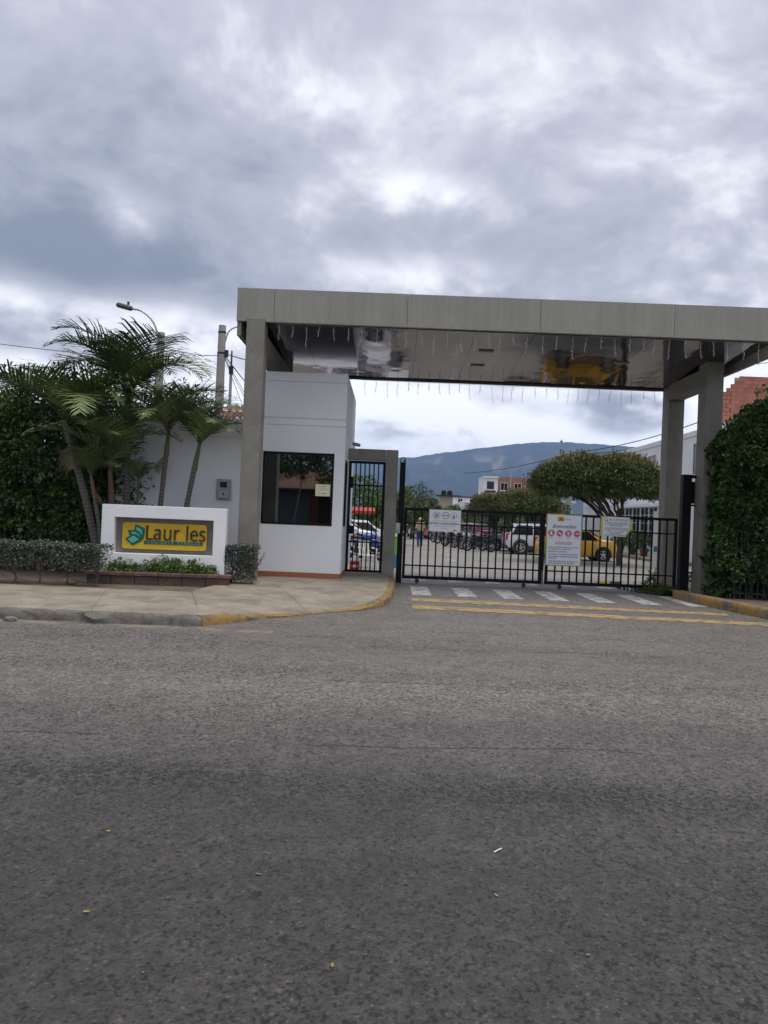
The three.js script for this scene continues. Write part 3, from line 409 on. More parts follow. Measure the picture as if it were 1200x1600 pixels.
// ---------------------------------------------------------------- name sign on its brick planter
const font = await new FontLoader().loadAsync('fonts/droid/droid_sans_regular.typeface.json');
{
  const turn = 0.30, S = thing('name_sign', 'white framed name sign with a yellow plate and green leaf emblem', 'sign', [-4.72, 0.33, -16.12], 0.1);
  const W = 1.27, y0 = 0.0, y1 = 1.40, d = 0.16;
  mesh('frame', [rbox(-W, W, y1 - 0.26, y1, -d, d, 0.01), rbox(-W, W, 0.16, 0.40, -d, d, 0.01), rbox(-W, -W + 0.26, 0.395, y1 - 0.255, -d, d, 0.01), rbox(W - 0.26, W, 0.395, y1 - 0.255, -d, d, 0.01), rbox(-W, -W + 0.16, 0, 0.165, -d, d, 0.01), rbox(W - 0.16, W, 0, 0.165, -d, d, 0.01)], M.plaster, S);
  mesh('back_panel', box(-W + 0.25, W - 0.25, 0.39, y1 - 0.25, -d + 0.02, -0.03), M.column, S);
  const rr = (w, h, r) => { const s = new THREE.Shape(); s.moveTo(-w + r, -h); s.lineTo(w - r, -h); s.quadraticCurveTo(w, -h, w, -h + r); s.lineTo(w, h - r); s.quadraticCurveTo(w, h, w - r, h); s.lineTo(-w + r, h); s.quadraticCurveTo(-w, h, -w, h - r); s.lineTo(-w, -h + r); s.quadraticCurveTo(-w, -h, -w + r, -h); return s; };
  const yel = std(0xffffff, 0.5, { map: mottled([0.68, 0.42, 0.022], { size: 1.1, amp: 0.18, fine: 0.12, n: 7, seed: 501 }) });
  const P = mesh('plate', T(new THREE.ExtrudeGeometry(rr(0.94, 0.30, 0.07), { depth: 0.05, bevelEnabled: true, bevelSize: 0.006, bevelThickness: 0.006, bevelSegments: 2 }), 0, 0.765, 0.0), yel, S);
  P.scale.set(0.915, 0.9, 1); P.position.y = 0.765 * 0.1;
  const darkG = std(lin(0.012, 0.12, 0.075), 0.5), mint = std(lin(0.09, 0.47, 0.36), 0.5), brown = std(lin(0.028, 0.018, 0.014), 0.5);
  const ext = (pts, z, dd, m, n) => { const s = new THREE.Shape(pts.map(p => new THREE.Vector2(...p))); mesh(n, T(new THREE.ExtrudeGeometry(s, { depth: dd, bevelEnabled: false }), 0, 0.765, z), m, P); };
  // leaf emblem
  ext([[-0.88, -0.08], [-0.72, -0.22], [-0.70, -0.225], [-0.52, -0.13], [-0.46, -0.05], [-0.44, 0.16], [-0.49, 0.20], [-0.66, 0.265], [-0.685, 0.13], [-0.83, 0.125], [-0.775, 0.0]], 0.052, 0.014, darkG, 'leaf');
  ext([[-0.82, -0.085], [-0.71, -0.175], [-0.57, -0.085], [-0.69, 0.0]], 0.064, 0.012, mint, 'leaf'); ext([[-0.765, 0.085], [-0.66, 0.09], [-0.575, 0.03], [-0.545, -0.035], [-0.62, 0.035], [-0.705, 0.03]], 0.064, 0.012, mint, 'leaf'); ext([[-0.64, 0.205], [-0.53, 0.155], [-0.50, 0.10], [-0.515, 0.02], [-0.56, 0.10], [-0.63, 0.13]], 0.064, 0.012, mint, 'leaf');
  ext([[-0.46, -0.185], [0.86, -0.185], [0.86, -0.105], [-0.46, -0.105]], 0.052, 0.012, darkG, 'band');
  const letter = (s, x, y, size, depth, z, m, n, sx = 1) => { const g = new TextGeometry(s, { font, size, depth, curveSegments: 5, bevelEnabled: false }); g.scale(sx, 1, 1); mesh(n, T(g, x, 0.765 + y, z), m, P); };
  const put = [['L', -0.42], ['a', -0.235], ['u', -0.02], ['r', 0.21], ['l', 0.485], ['e', 0.585], ['s', 0.79]];
  for (const [ch, x] of put) { const g = new TextGeometry(ch, { font, size: 0.335, depth: 0.03, curveSegments: 6 }); g.scale(0.86, 1, 1); mesh('letter', T(g, x - 0.03, 0.765 - 0.08, 0.054), brown, P); }
  [...'CONJUNTO CERRADO'].forEach((ch, i) => { if (ch !== ' ') letter(ch, -0.38 + i * 0.0755, -0.172, 0.055, 0.004, 0.063, std(lin(0.35, 0.45, 0.36), 0.5), 'small_letter'); });
  mesh('peg', T(new THREE.CylinderGeometry(0.006, 0.006, 0.02, 6), 0.40, 0.71, 0.06, Math.PI / 2), brown, P);

  const B = thing('brick_planter', 'low planter edged with red bricks under the name sign', 'planter', [-4.72, 0.1, -15.98], 0.1), r = rng(61);
  const bm = [0, 1, 2, 3].map(i => std(0xffffff, 0.9, { map: mottled([[0.155, 0.088, 0.066], [0.12, 0.08, 0.062], [0.175, 0.09, 0.068], [0.11, 0.08, 0.067]][i], { size: 0.7, res: 256, amp: 0.35, fine: 0.3, seed: 610 + i }) }));
  for (let row = 0; row < 1; row++) for (let i = 0; i < 6; i++) mesh('block', rbox(-1.42 + i * 0.475 + 0.006, -1.42 + (i + 1) * 0.475 - 0.006, -0.03, 0.185, 0.24, 0.36, 0.008), bm[(i + 1) % 2 ? 3 : 1], B);
  for (let i = 0; i < 12; i++) { const w = 2.95 / 12, o = (r() - 0.5) * 0.014; mesh('brick', rbox(-1.47 + i * w + 0.005, -1.47 + (i + 1) * w - 0.005, 0.195 + o * 0.4, 0.262 + o * 0.4, 0.18 + o, 0.40 + o, 0.008), bm[Math.floor(r() * 4)], B); }
  for (const x of [-1.43, 1.30]) for (let i = 0; i < 3; i++) mesh('brick', rbox(x, x + 0.12, 0.195, 0.26, -0.53 + i * 0.235, -0.30 + i * 0.235, 0.008), bm[(i + 2) % 4], B);
  mesh('block', box(-1.4, -1.31, -0.03, 0.185, -0.52, 0.235), M.kerb, B); mesh('block', box(1.31, 1.4, -0.03, 0.185, -0.52, 0.235), M.kerb, B);
  mesh('soil_fill', box(-1.3, 1.3, 0, 0.215, -0.5, 0.235), M.soil, B);
}
// ---------------------------------------------------------------- plants
M.leaf = std(0xffffff, 0.55, { vertexColors: true, side: THREE.DoubleSide });
M.leafMatt = std(0xffffff, 0.8, { vertexColors: true, side: THREE.DoubleSide });
M.bark = std(0xffffff, 0.9, { map: mottled([0.16, 0.125, 0.095], { size: 0.6, res: 256, amp: 0.4, fine: 0.4, n: 8, seed: 701 }), bumpMap: bumpFine, bumpScale: 0.01 });
M.barkDark = std(0xffffff, 0.9, { map: mottled([0.07, 0.055, 0.045], { size: 0.6, res: 256, amp: 0.4, fine: 0.4, n: 8, seed: 703 }), bumpMap: bumpFine, bumpScale: 0.01 });
// many small folded leaves; sites give [x, y, z, outward x, y, z]
function leaves(sites, { size = 0.08, wide = 0.5, colors, seed = 1, spread = 0.8, up = 0.35 }) {
  const r = rng(seed), n = sites.length, pos = new Float32Array(n * 18), nor = new Float32Array(n * 18), col = new Float32Array(n * 18), uv = new Float32Array(n * 12);
  const a = V(0, 0, 0), b = V(0, 0, 0), c = V(0, 0, 0), d = V(0, 0, 0), f = V(0, 0, 0), s = V(0, 0, 0), nn = V(0, 0, 0);
  for (let i = 0; i < n; i++) {
    const [x, y, z, ox, oy, oz] = sites[i], L = size * (0.6 + 0.8 * r());
    f.set(ox + (r() - 0.5) * 2 * spread, oy + (r() - 0.5) * 2 * spread + (r() - 0.6) * 0.4, oz + (r() - 0.5) * 2 * spread).normalize();
    nn.set((r() - 0.5) + ox * 0.4, up + r(), (r() - 0.5) + oz * 0.4).normalize(); s.crossVectors(f, nn).normalize(); nn.crossVectors(s, f);
    a.set(x, y, z); b.copy(a).addScaledVector(f, L * 0.55).addScaledVector(s, L * wide * 0.5).addScaledVector(nn, L * 0.09); c.copy(a).addScaledVector(f, L).addScaledVector(nn, -L * 0.12); d.copy(a).addScaledVector(f, L * 0.55).addScaledVector(s, -L * wide * 0.5).addScaledVector(nn, L * 0.09);
    const k = i * 18, tri = [a, b, c, a, c, d], cl = colors[Math.floor(Math.pow(r(), 1.15) * colors.length)], v = 0.7 + 0.6 * r();
    for (let t = 0; t < 6; t++) { pos.set([tri[t].x, tri[t].y, tri[t].z], k + t * 3); nor.set([nn.x, nn.y, nn.z], k + t * 3); col.set([cl[0] * v, cl[1] * v, cl[2] * v], k + t * 3); }
  }
  const g = new THREE.BufferGeometry(); g.setAttribute('position', new THREE.BufferAttribute(pos, 3)); g.setAttribute('normal', new THREE.BufferAttribute(nor, 3)); g.setAttribute('color', new THREE.BufferAttribute(col, 3)); g.setAttribute('uv', new THREE.BufferAttribute(uv, 2)); g.computeVertexNormals(); return g;
}
// sites in clumps through an ellipsoid's outer shell
function crownSites(cx, cy, cz, rx, ry, rz, clumps, per, seed, { inner = 0.55, clump = 0.22, flat = -1, keep } = {}) {
  const r = rng(seed), out = [];
  for (let i = 0; i < clumps; i++) {
    let u, v, w, q; do { u = r() * 2 - 1; v = r() * 2 - 1; w = r() * 2 - 1; q = u * u + v * v + w * w; } while (q > 1 || q < inner * inner || v < flat);
    const lump = 0.78 + 0.46 * vn(u * 2.2 + 9, w * 2.2 + v * 2, seed), X = cx + u * rx * lump, Y = cy + v * ry * lump, Z = cz + w * rz * lump; if (keep && !keep(X, Y, Z)) continue;
    const cs = clump * (0.6 + 0.8 * r());
    for (let k = 0; k < per; k++) { const a = r() * 6.283, b = Math.acos(2 * r() - 1), m = cs * Math.cbrt(r()); const dx = Math.sin(b) * Math.cos(a), dy = Math.cos(b), dz = Math.sin(b) * Math.sin(a); out.push([X + dx * m, Y + dy * m * 0.75, Z + dz * m, dx + u * 0.6, dy + v * 0.6, dz + w * 0.6]); }
  }
  return out;
}
function limb(a, b, r0, r1, bend = 0.1, seed = 1, seg = 6) {              // tapered, crooked branch
  const r = rng(seed), A = V(...a), B = V(...b), len = A.distanceTo(B), pts = []; for (let i = 0; i <= seg; i++) { const t = i / seg, p = A.clone().lerp(B, t), k = Math.sin(t * Math.PI) * bend * len; p.x += (r() - 0.5) * k; p.y += (r() - 0.5) * k * 0.5; p.z += (r() - 0.5) * k; pts.push(p); }
  const g = new THREE.TubeGeometry(new THREE.CatmullRomCurve3(pts), seg * 2, 1, 7), P = g.attributes.position, N = g.attributes.normal, row = 8;
  for (let i = 0; i < P.count; i++) { const t = Math.floor(i / row) / (seg * 2), rad = lerp(r0, r1, t); P.setXYZ(i, P.getX(i) - N.getX(i) * (1 - rad), P.getY(i) - N.getY(i) * (1 - rad), P.getZ(i) - N.getZ(i) * (1 - rad)); }
  return g;
}
const GREEN = { deep: [[0.03, 0.062, 0.018], [0.04, 0.085, 0.022], [0.06, 0.115, 0.028], [0.09, 0.16, 0.036]], bright: [[0.035, 0.085, 0.014], [0.055, 0.12, 0.018], [0.085, 0.17, 0.025], [0.13, 0.22, 0.035]], olive: [[0.055, 0.075, 0.02], [0.075, 0.095, 0.025], [0.10, 0.115, 0.035], [0.14, 0.115, 0.05]], silver: [[0.10, 0.12, 0.085], [0.15, 0.17, 0.13], [0.20, 0.22, 0.175], [0.07, 0.085, 0.055]] };

// tall clipped hedge on its fence, right of the canopy
{
  const h = thing('tall_hedge', 'tall dense green hedge climbing over the iron fence beside the canopy', 'hedge', [10.2, 0.13, -18.1]), r = rng(81), s = [];
  const front = (x, y) => 0.33 + 0.42 * (fbm(x * 1.6, y * 1.6, 4, 82) - 0.5) * 2 + (y > 3.1 ? 0.25 : 0);
  const top = x => 4.15 + 0.35 * (vn(x * 1.4, 3, 83) - 0.5) * 2 + 0.12 * (x + 2) - 0.75 * sstep(-1.5, -2.6, x) + 0.5 * (fbm(x * 2.6, 7, 3, 87) - 0.5);
  for (let i = 0; i < 62000; i++) { const x = -2.6 + 7.1 * r(), q = r(); let y, z; const tp = top(x); if (q < 0.72) { y = 0.45 + (tp - 0.45) * r(); z = front(x, y) - Math.abs(r() - 0.3) * 0.22; } else if (q < 0.9) { y = tp + (r() - 0.45) * 0.35; z = 0.5 - 1.3 * r(); } else { y = 0.02 + (tp - 0.1) * Math.pow(r(), 1.6); z = -0.1 - 0.5 * r(); }
    const lx = x < -2.05 ? -0.6 : 0; if (x < -2.25 && y < 0.7) continue; s.push([x, y, z, lx, y > tp - 0.4 ? 0.6 : -0.15, 0.8]); }
  mesh('foliage', leaves(s, { size: 0.125, wide: 0.6, colors: GREEN.bright.slice(0, 3).concat(GREEN.deep), seed: 84, up: 0.3 }), M.leaf, h, true);
  const sh = []; for (let i = 0; i < 90; i++) { const x = -2.5 + 6.6 * r(), y = top(x) - 0.12, n = 14 + Math.floor(r() * 12), dx = (r() - 0.5) * 0.5, hh = 0.3 + 0.35 * r(); for (let k = 0; k < n; k++) { const t = r(); sh.push([x + dx * t + (r() - 0.5) * 0.12, y + hh * t, 0.2 + 0.4 * (r() - 0.4), dx, 0.5, 0.3]); } }
  mesh('shoots', leaves(sh, { size: 0.11, wide: 0.5, colors: GREEN.bright, seed: 85 }), M.leaf, h, true);
  for (let i = 0; i < 9; i++) mesh('stem', limb([-2 + i * 0.85, -0.05, -0.1], [-1.9 + i * 0.85 + (r() - 0.5) * 0.5, 3.2, -0.15], 0.035, 0.012, 0.15, 86 + i), M.barkDark, h);
  const inn = []; for (let i = 0; i < 14000; i++) { const x = -2.5 + 6.9 * r(); inn.push([x, 0.02 + (top(x) - 0.25) * r(), -0.05 - 0.65 * r(), 0, 0.1, 0.6]); }
  mesh('inner_growth', leaves(inn, { size: 0.24, wide: 0.7, colors: GREEN.bright.slice(0, 3).concat(GREEN.deep), seed: 89 }), M.leaf, h, true);
  const f = thing('iron_fence', 'dark iron bar fence under the tall hedge', 'fence', [10.2, 0.13, -17.85]);
  for (let i = 0; i < 38; i++) mesh('bar', box(-2.2 + i * 0.135, -2.2 + i * 0.135 + 0.022, 0, 1.6, -0.011, 0.011), M.darkMetal, f);
  for (const y of [0.12, 1.5]) mesh('rail', box(-2.2, 3.1, y, y + 0.035, -0.03, -0.012), M.darkMetal, f);
}
// big leafy tree standing behind the palms
{
  const t = thing('leafy_tree', 'broad dark green leafy tree behind the palms and low hedge', 'tree', [-8.9, -0.05, -18.6]);
  mesh('trunk', [limb([0, 0, 0], [0.1, 2.4, 0], 0.14, 0.09, 0.06, 3), limb([0.05, 1.2, 0], [1.2, 3.6, 0.3], 0.08, 0.03, 0.1, 4), limb([0.05, 1.3, 0], [-1.3, 3.5, 0.2], 0.08, 0.03, 0.1, 5), limb([0.1, 2.2, 0], [0.2, 4.2, -0.2], 0.08, 0.03, 0.1, 6)], M.barkDark, t);
  const s = crownSites(0.1, 2.55, 0, 2.6, 2.45, 1.35, 1500, 30, 91, { inner: 0.3, clump: 0.26 }).concat(crownSites(-1.6, 2.2, 0.2, 1.8, 2.1, 1.1, 700, 26, 92, { inner: 0.3, clump: 0.25 }), crownSites(1.75, 1.75, 0.1, 1.35, 1.9, 1.0, 800, 28, 93, { inner: 0.2, clump: 0.25 }));
  mesh('crown', leaves(s.filter(p => p[1] > 0.25), { size: 0.12, wide: 0.55, colors: GREEN.deep.concat(GREEN.bright.slice(1)), seed: 94 }), M.leaf, t, true);
  const t2 = thing('leafy_tree', 'yellow green bush top showing above the white wall between the palms', 'tree', [-5.9, 0, -20.3]);
  mesh('trunk', [limb([0, 0, 0], [0, 3, 0], 0.09, 0.05, 0.05, 7), limb([0, 2.2, 0], [0.5, 3.9, 0.2], 0.05, 0.02, 0.1, 8)], M.barkDark, t2);
  mesh('crown', leaves(crownSites(0, 3.9, 0, 1.25, 1.15, 0.9, 260, 24, 95, { inner: 0.3, clump: 0.24 }), { size: 0.10, wide: 0.5, colors: GREEN.bright.concat([[0.17, 0.25, 0.04]]), seed: 96 }), M.leaf, t2, true);
  const t3 = thing('leafy_tree', 'bright green tree top rising between the fronds of the leaning palms', 'tree', [-8.0, 0, -21.5]);
  mesh('trunk', limb([0, 0, 0], [0.1, 4, 0], 0.12, 0.05, 0.05, 9), M.barkDark, t3);
  mesh('crown', leaves(crownSites(-0.3, 4.35, 0, 1.3, 1.1, 1.0, 200, 24, 97, { inner: 0.3, clump: 0.26 }), { size: 0.11, wide: 0.5, colors: GREEN.bright, seed: 98 }), M.leaf, t3, true);
}
// clipped grey-leaved hedge with bare feet along the pavement
function lowHedge(label, pos, turn, w, h, d, n, seed, bare) {
  const t = thing('low_hedge', label, 'hedge', pos, turn), r = rng(seed), s = [], tw = [];
  const y0 = bare;
  for (let i = 0; i < n; i++) { const x = (r() - 0.5) * w, q = r(); let y = y0 + (h - y0) * Math.pow(r(), 0.8), z = (r() < 0.75 ? 0.5 - 0.25 * r() : (r() - 0.5)) * d; if (q < 0.33) { y = h + 0.05 * (fbm(x * 4, 2, 2, seed) - 0.5) * 2 - 0.05 * r(); z = (r() - 0.5) * d; } if (vn(x * 3.4, y * 3.4, seed + 3) < 0.30 && y < h * 0.8 && q >= 0.33) continue; s.push([x, y, z, 0, 0.4, z / d]); }
  mesh('foliage', leaves(s, { size: 0.055, wide: 0.62, colors: GREEN.silver, seed: seed + 1, spread: 1, up: 0.5 }), M.leafMatt, t, true);
  const feet = Math.max(2, Math.round(w / 0.55));
  for (let i = 0; i < feet; i++) { const x = (i + 0.5) / feet * w - w / 2 + (r() - 0.5) * 0.2, g = [limb([x, -0.04, 0], [x + (r() - 0.5) * 0.15, h * 0.45, 0], 0.022, 0.014, 0.2, seed + i)]; for (let k = 0; k < 9; k++) { const bx = x + (r() - 0.5) * 0.1, by = h * (0.2 + 0.25 * r()); g.push(limb([bx, by, 0], [bx + (r() - 0.5) * 0.75, h * (0.65 + 0.3 * r()), (r() - 0.5) * d * 0.9], 0.010, 0.004, 0.3, seed + 50 + i * 9 + k, 4)); } mesh('stem', g, M.bark, t); }
  return t;
}
lowHedge('low clipped silvery hedge with bare stems along the pavement', [-7.6, 0.11, -15.0], 0.03, 4.2, 0.80, 0.55, 9000, 120, 0.30);
lowHedge('small clipped silvery bush at the foot of the grey column', [-3.12, 0.12, -16.35], 0, 0.66, 0.82, 0.5, 3600, 140, 0.1);
// little plants in the planter
for (const [x, w, h, n, seed, label] of [[-5.5, 0.46, 0.22, 900, 1, 'low green plant at the tall leg end of the planter'], [-4.72, 0.36, 0.32, 900, 2, 'tallest leafy plant in the middle of the brick planter'], [-4.2, 0.40, 0.26, 900, 3, 'leafy green plant beside the tallest one in the planter'], [-3.74, 0.2, 0.15, 320, 4, 'smallest green plant by the wall end of the planter']]) {
  const zz = -15.93 + -(x + 4.72) * 0.1, t = thing('planter_plant', label, 'plant', [x, 0.32, zz]);
  mesh('foliage', leaves(crownSites(0, h * 0.55, 0, w, h * 0.6, 0.16, Math.round(n / 12), 14, 150 + seed, { inner: 0, clump: 0.07 }), { size: 0.065, wide: 0.45, colors: GREEN.bright.slice(1).concat([[0.16, 0.26, 0.05]]), seed: 160 + seed, up: 0.6 }), M.leaf, t, true);
  for (let k = 0; k < 3; k++) mesh('stem', limb([(k - 1) * w * 0.4, -0.02, 0], [(k - 1) * w * 0.5, h * 0.6, 0], 0.008, 0.004, 0.2, 170 + k), M.bark, t);
}
// ---------------------------------------------------------------- palms: ringed trunk, crownshaft, arching feathered fronds
const palmGreen = [[0.065, 0.11, 0.035], [0.085, 0.135, 0.04], [0.105, 0.155, 0.05], [0.14, 0.19, 0.06]];
function frond(len, droop, seed, dry) {                              // grows along +x, arches down; leaflets on both sides
  const r = rng(seed), pos = [], col = [], N = 20, rach = []; let a = droop[0], p = V(0, 0, 0);
  for (let i = 0; i <= N; i++) { rach.push([p.clone(), a]); const st = len / N; p = p.clone().add(V(Math.cos(a) * st, Math.sin(a) * st, 0)); a -= (droop[0] - droop[1]) / N * (0.5 + 1.0 * i / N); }
  const tri = (A, B, C, c) => { for (const q of [A, B, C]) { pos.push(q.x, q.y, q.z); col.push(...c); } };
  const base = dry ? [0.16, 0.12, 0.075] : palmGreen[Math.floor(r() * 4)];
  for (let i = 0; i < N; i++) { const w0 = lerp(0.022, 0.004, i / N), w1 = lerp(0.022, 0.004, (i + 1) / N), A = rach[i][0], B = rach[i + 1][0], c = dry ? base : [0.10, 0.12, 0.04]; tri(A.clone().add(V(0, 0, w0)), B.clone().add(V(0, 0, w1)), B.clone().add(V(0, w1, 0)), c); tri(A.clone().add(V(0, 0, -w0)), A.clone().add(V(0, w0, 0)), B.clone().add(V(0, 0, -w1)), c); tri(A.clone().add(V(0, 0, w0)), A.clone().add(V(0, 0, -w0)), B.clone().add(V(0, -w1, 0)), c); }
  const M2 = 34;
  for (let i = 5; i < M2; i++) for (const s of [-1, 1]) {
    const f = (i + r() * 0.6) / M2 * N, k = Math.min(N - 1, Math.floor(f)), A = rach[k][0].clone().lerp(rach[k + 1][0], f - k), ang = rach[k][1], t = i / M2;
    const L = len * 0.42 * Math.sin(Math.PI * (0.16 + 0.80 * t)) * (0.85 + 0.3 * r()), fw = 0.35 + 0.75 * t, lift = 0.50 - 0.25 * t + (r() - 0.5) * 0.25, hang = 0.5 + 0.5 * r() + (dry ? 1 : 0);
    const fd = V(Math.cos(ang), Math.sin(ang), 0), up = V(-Math.sin(ang), Math.cos(ang), 0), sd = V(0, 0, s);
    const d = fd.clone().multiplyScalar(fw).addScaledVector(sd, 1).addScaledVector(up, lift * (dry ? -1 : 1)).normalize(), wv = fd.clone().multiplyScalar(0.0075 + 0.005 * r());
    const P1 = A.clone().addScaledVector(d, L * 0.5), P2 = A.clone().addScaledVector(d, L * 0.82); P1.y -= hang * L * 0.06; P2.y -= hang * L * 0.14; const P3 = A.clone().addScaledVector(d, L); P3.y -= hang * L * 0.30;
    const v = 0.7 + 0.6 * r(), c = base.map(q => q * v);
    tri(A.clone().sub(wv), P1.clone().sub(wv), P1.clone().add(wv), c); tri(A.clone().sub(wv), P1.clone().add(wv), A.clone().add(wv), c); tri(P1.clone().sub(wv), P2.clone().sub(wv.clone().multiplyScalar(0.7)), P2.clone().add(wv.clone().multiplyScalar(0.7)), c); tri(P1.clone().sub(wv), P2.clone().add(wv.clone().multiplyScalar(0.7)), P1.clone().add(wv), c); tri(P2.clone().sub(wv.clone().multiplyScalar(0.7)), P3, P2.clone().add(wv.clone().multiplyScalar(0.7)), c);
  }
  const g = new THREE.BufferGeometry(); g.setAttribute('position', new THREE.Float32BufferAttribute(pos, 3)); g.setAttribute('color', new THREE.Float32BufferAttribute(col, 3)); g.setAttribute('uv', new THREE.Float32BufferAttribute(new Float32Array(pos.length / 3 * 2), 2)); g.computeVertexNormals(); return g;
}
const frondKinds = []; for (let i = 0; i < 8; i++) frondKinds.push(frond(1, [[1.2, -0.7], [1.05, -0.9], [1.35, -0.35], [0.95, -0.75], [1.15, -0.85], [0.75, -0.95], [1.3, -0.75], [0.9, -0.6]][i], 800 + i)); const dryFrond = frond(1, [-0.5, -1.5], 820, true);
M.ring = std(0xffffff, 0.9, { map: (() => { const t = dataTex(128, 512, (u, v, o) => { const k = 0.8 + 0.4 * fbm(u * 20, v * 60, 3, 7), ring = Math.abs(((v * 14 + 0.1 * vn(u * 6, v * 14, 3)) % 1) - 0.5) < 0.07 ? 2.3 : 1; o[0] = 0.115 * k * ring; o[1] = 0.10 * k * ring; o[2] = 0.085 * k * ring; }); t.repeat.set(1, 1 / 1.2); return t; })(), bumpMap: bumpFine, bumpScale: 0.01 });
const shaftGreen = std(lin(0.10, 0.115, 0.05), 0.6), shaftRust = std(lin(0.15, 0.08, 0.055), 0.8);
function palm(label, foot, head, r0, shaftLen, size, n, seed, { rust = false, dry = 3, lift = 0 } = {}) {
  const t = thing('palm_tree', label, 'palm', foot, 0, 'palms in the bed behind the name sign'), r = rng(seed), h = [head[0] - foot[0], head[1] - foot[1], head[2] - foot[2]];
  const mid = [h[0] * 0.42, h[1] * 0.5, h[2] * 0.5], A = V(0, -0.05, 0), C = V(...h), cur = new THREE.QuadraticBezierCurve3(A, V(...mid), C), tg = new THREE.TubeGeometry(cur, 26, 1, 10), P = tg.attributes.position, N = tg.attributes.normal, uv = tg.attributes.uv, L = cur.getLength();
  for (let i = 0; i < P.count; i++) { const k = Math.floor(i / 11) / 26, rad = r0 * lerp(1.25, 0.82, Math.pow(k, 0.5)) * (1 + 0.05 * Math.sin(k * L * 72)); P.setXYZ(i, P.getX(i) - N.getX(i) * (1 - rad), P.getY(i) - N.getY(i) * (1 - rad), P.getZ(i) - N.getZ(i) * (1 - rad)); uv.setXY(i, uv.getY(i), uv.getX(i) * L); }
  mesh('trunk', tg, M.ring, t, true);
  const dir = cur.getTangent(1), top = C.clone().addScaledVector(dir, shaftLen);
  mesh('crownshaft', limb(C.clone().addScaledVector(dir, -0.03).toArray(), top.toArray(), r0 * 1.05, r0 * 0.62, 0.02, seed, 5), rust ? shaftRust : shaftGreen, t);
  for (let i = 0; i < n; i++) { const m = new THREE.Mesh(frondKinds[(seed * 3 + i * 5) % 8], M.leaf); m.name = 'frond'; m.castShadow = m.receiveShadow = true; m.position.copy(top); m.rotation.order = 'YZX'; m.rotation.set((r() - 0.5) * 0.5, i * 2.399 + r() * 0.5, (r() - 0.5) * 0.35 + lift); m.scale.setScalar(size * (0.8 + 0.4 * r())); t.add(m); }
  for (let i = 0; i < dry; i++) { const m = new THREE.Mesh(dryFrond, M.leafMatt); m.name = 'dry_frond'; m.castShadow = m.receiveShadow = true; m.position.copy(C); m.rotation.set(0, r() * 6.28, 0); m.scale.setScalar(size * 0.36 * (0.7 + 0.5 * r())); t.add(m); }
  return t;
}
palm('leaning palm with a thick grey trunk and a dark spreading crown beside the leafy tree', [-6.22, 0.1, -16.75], [-7.05, 3.05, -16.7], 0.085, 0.5, 1.95, 15, 1, { dry: 3 });
palm('thin short palm with a rusty sheath leaning beside the thick grey trunk', [-6.1, 0.1, -16.6], [-6.42, 2.0, -16.5], 0.048, 0.35, 1.15, 7, 2, { rust: true, dry: 1 });
palm('tall palm with a rust coloured sheath above the end of the name sign', [-6.02, 0.1, -16.95], [-6.14, 1.75, -16.85], 0.07, 0.75, 1.9, 9, 3, { rust: true, dry: 1, lift: 0.3 });
palm('tallest palm with a dark trunk and high arching crown', [-5.98, 0.1, -17.45], [-6.02, 3.65, -17.3], 0.08, 0.55, 2.0, 16, 4, { dry: 3, lift: 0.12 });
palm('small palm seedling with a slim trunk against the white wall', [-5.8, 0.1, -17.5], [-5.76, 2.0, -17.4], 0.03, 0.25, 0.75, 6, 5, { dry: 0, lift: 0.3 });
palm('slim banded palm standing upright before the white wall', [-5.32, 0.1, -17.35], [-5.12, 2.9, -17.3], 0.062, 0.5, 1.65, 12, 6, { dry: 2, lift: 0.1 });
palm('curved palm with an open green crown leaning toward the grey column', [-4.85, 0.1, -17.35], [-4.46, 2.6, -17.25], 0.068, 0.55, 1.45, 12, 9, { dry: 0, lift: 0.12 });
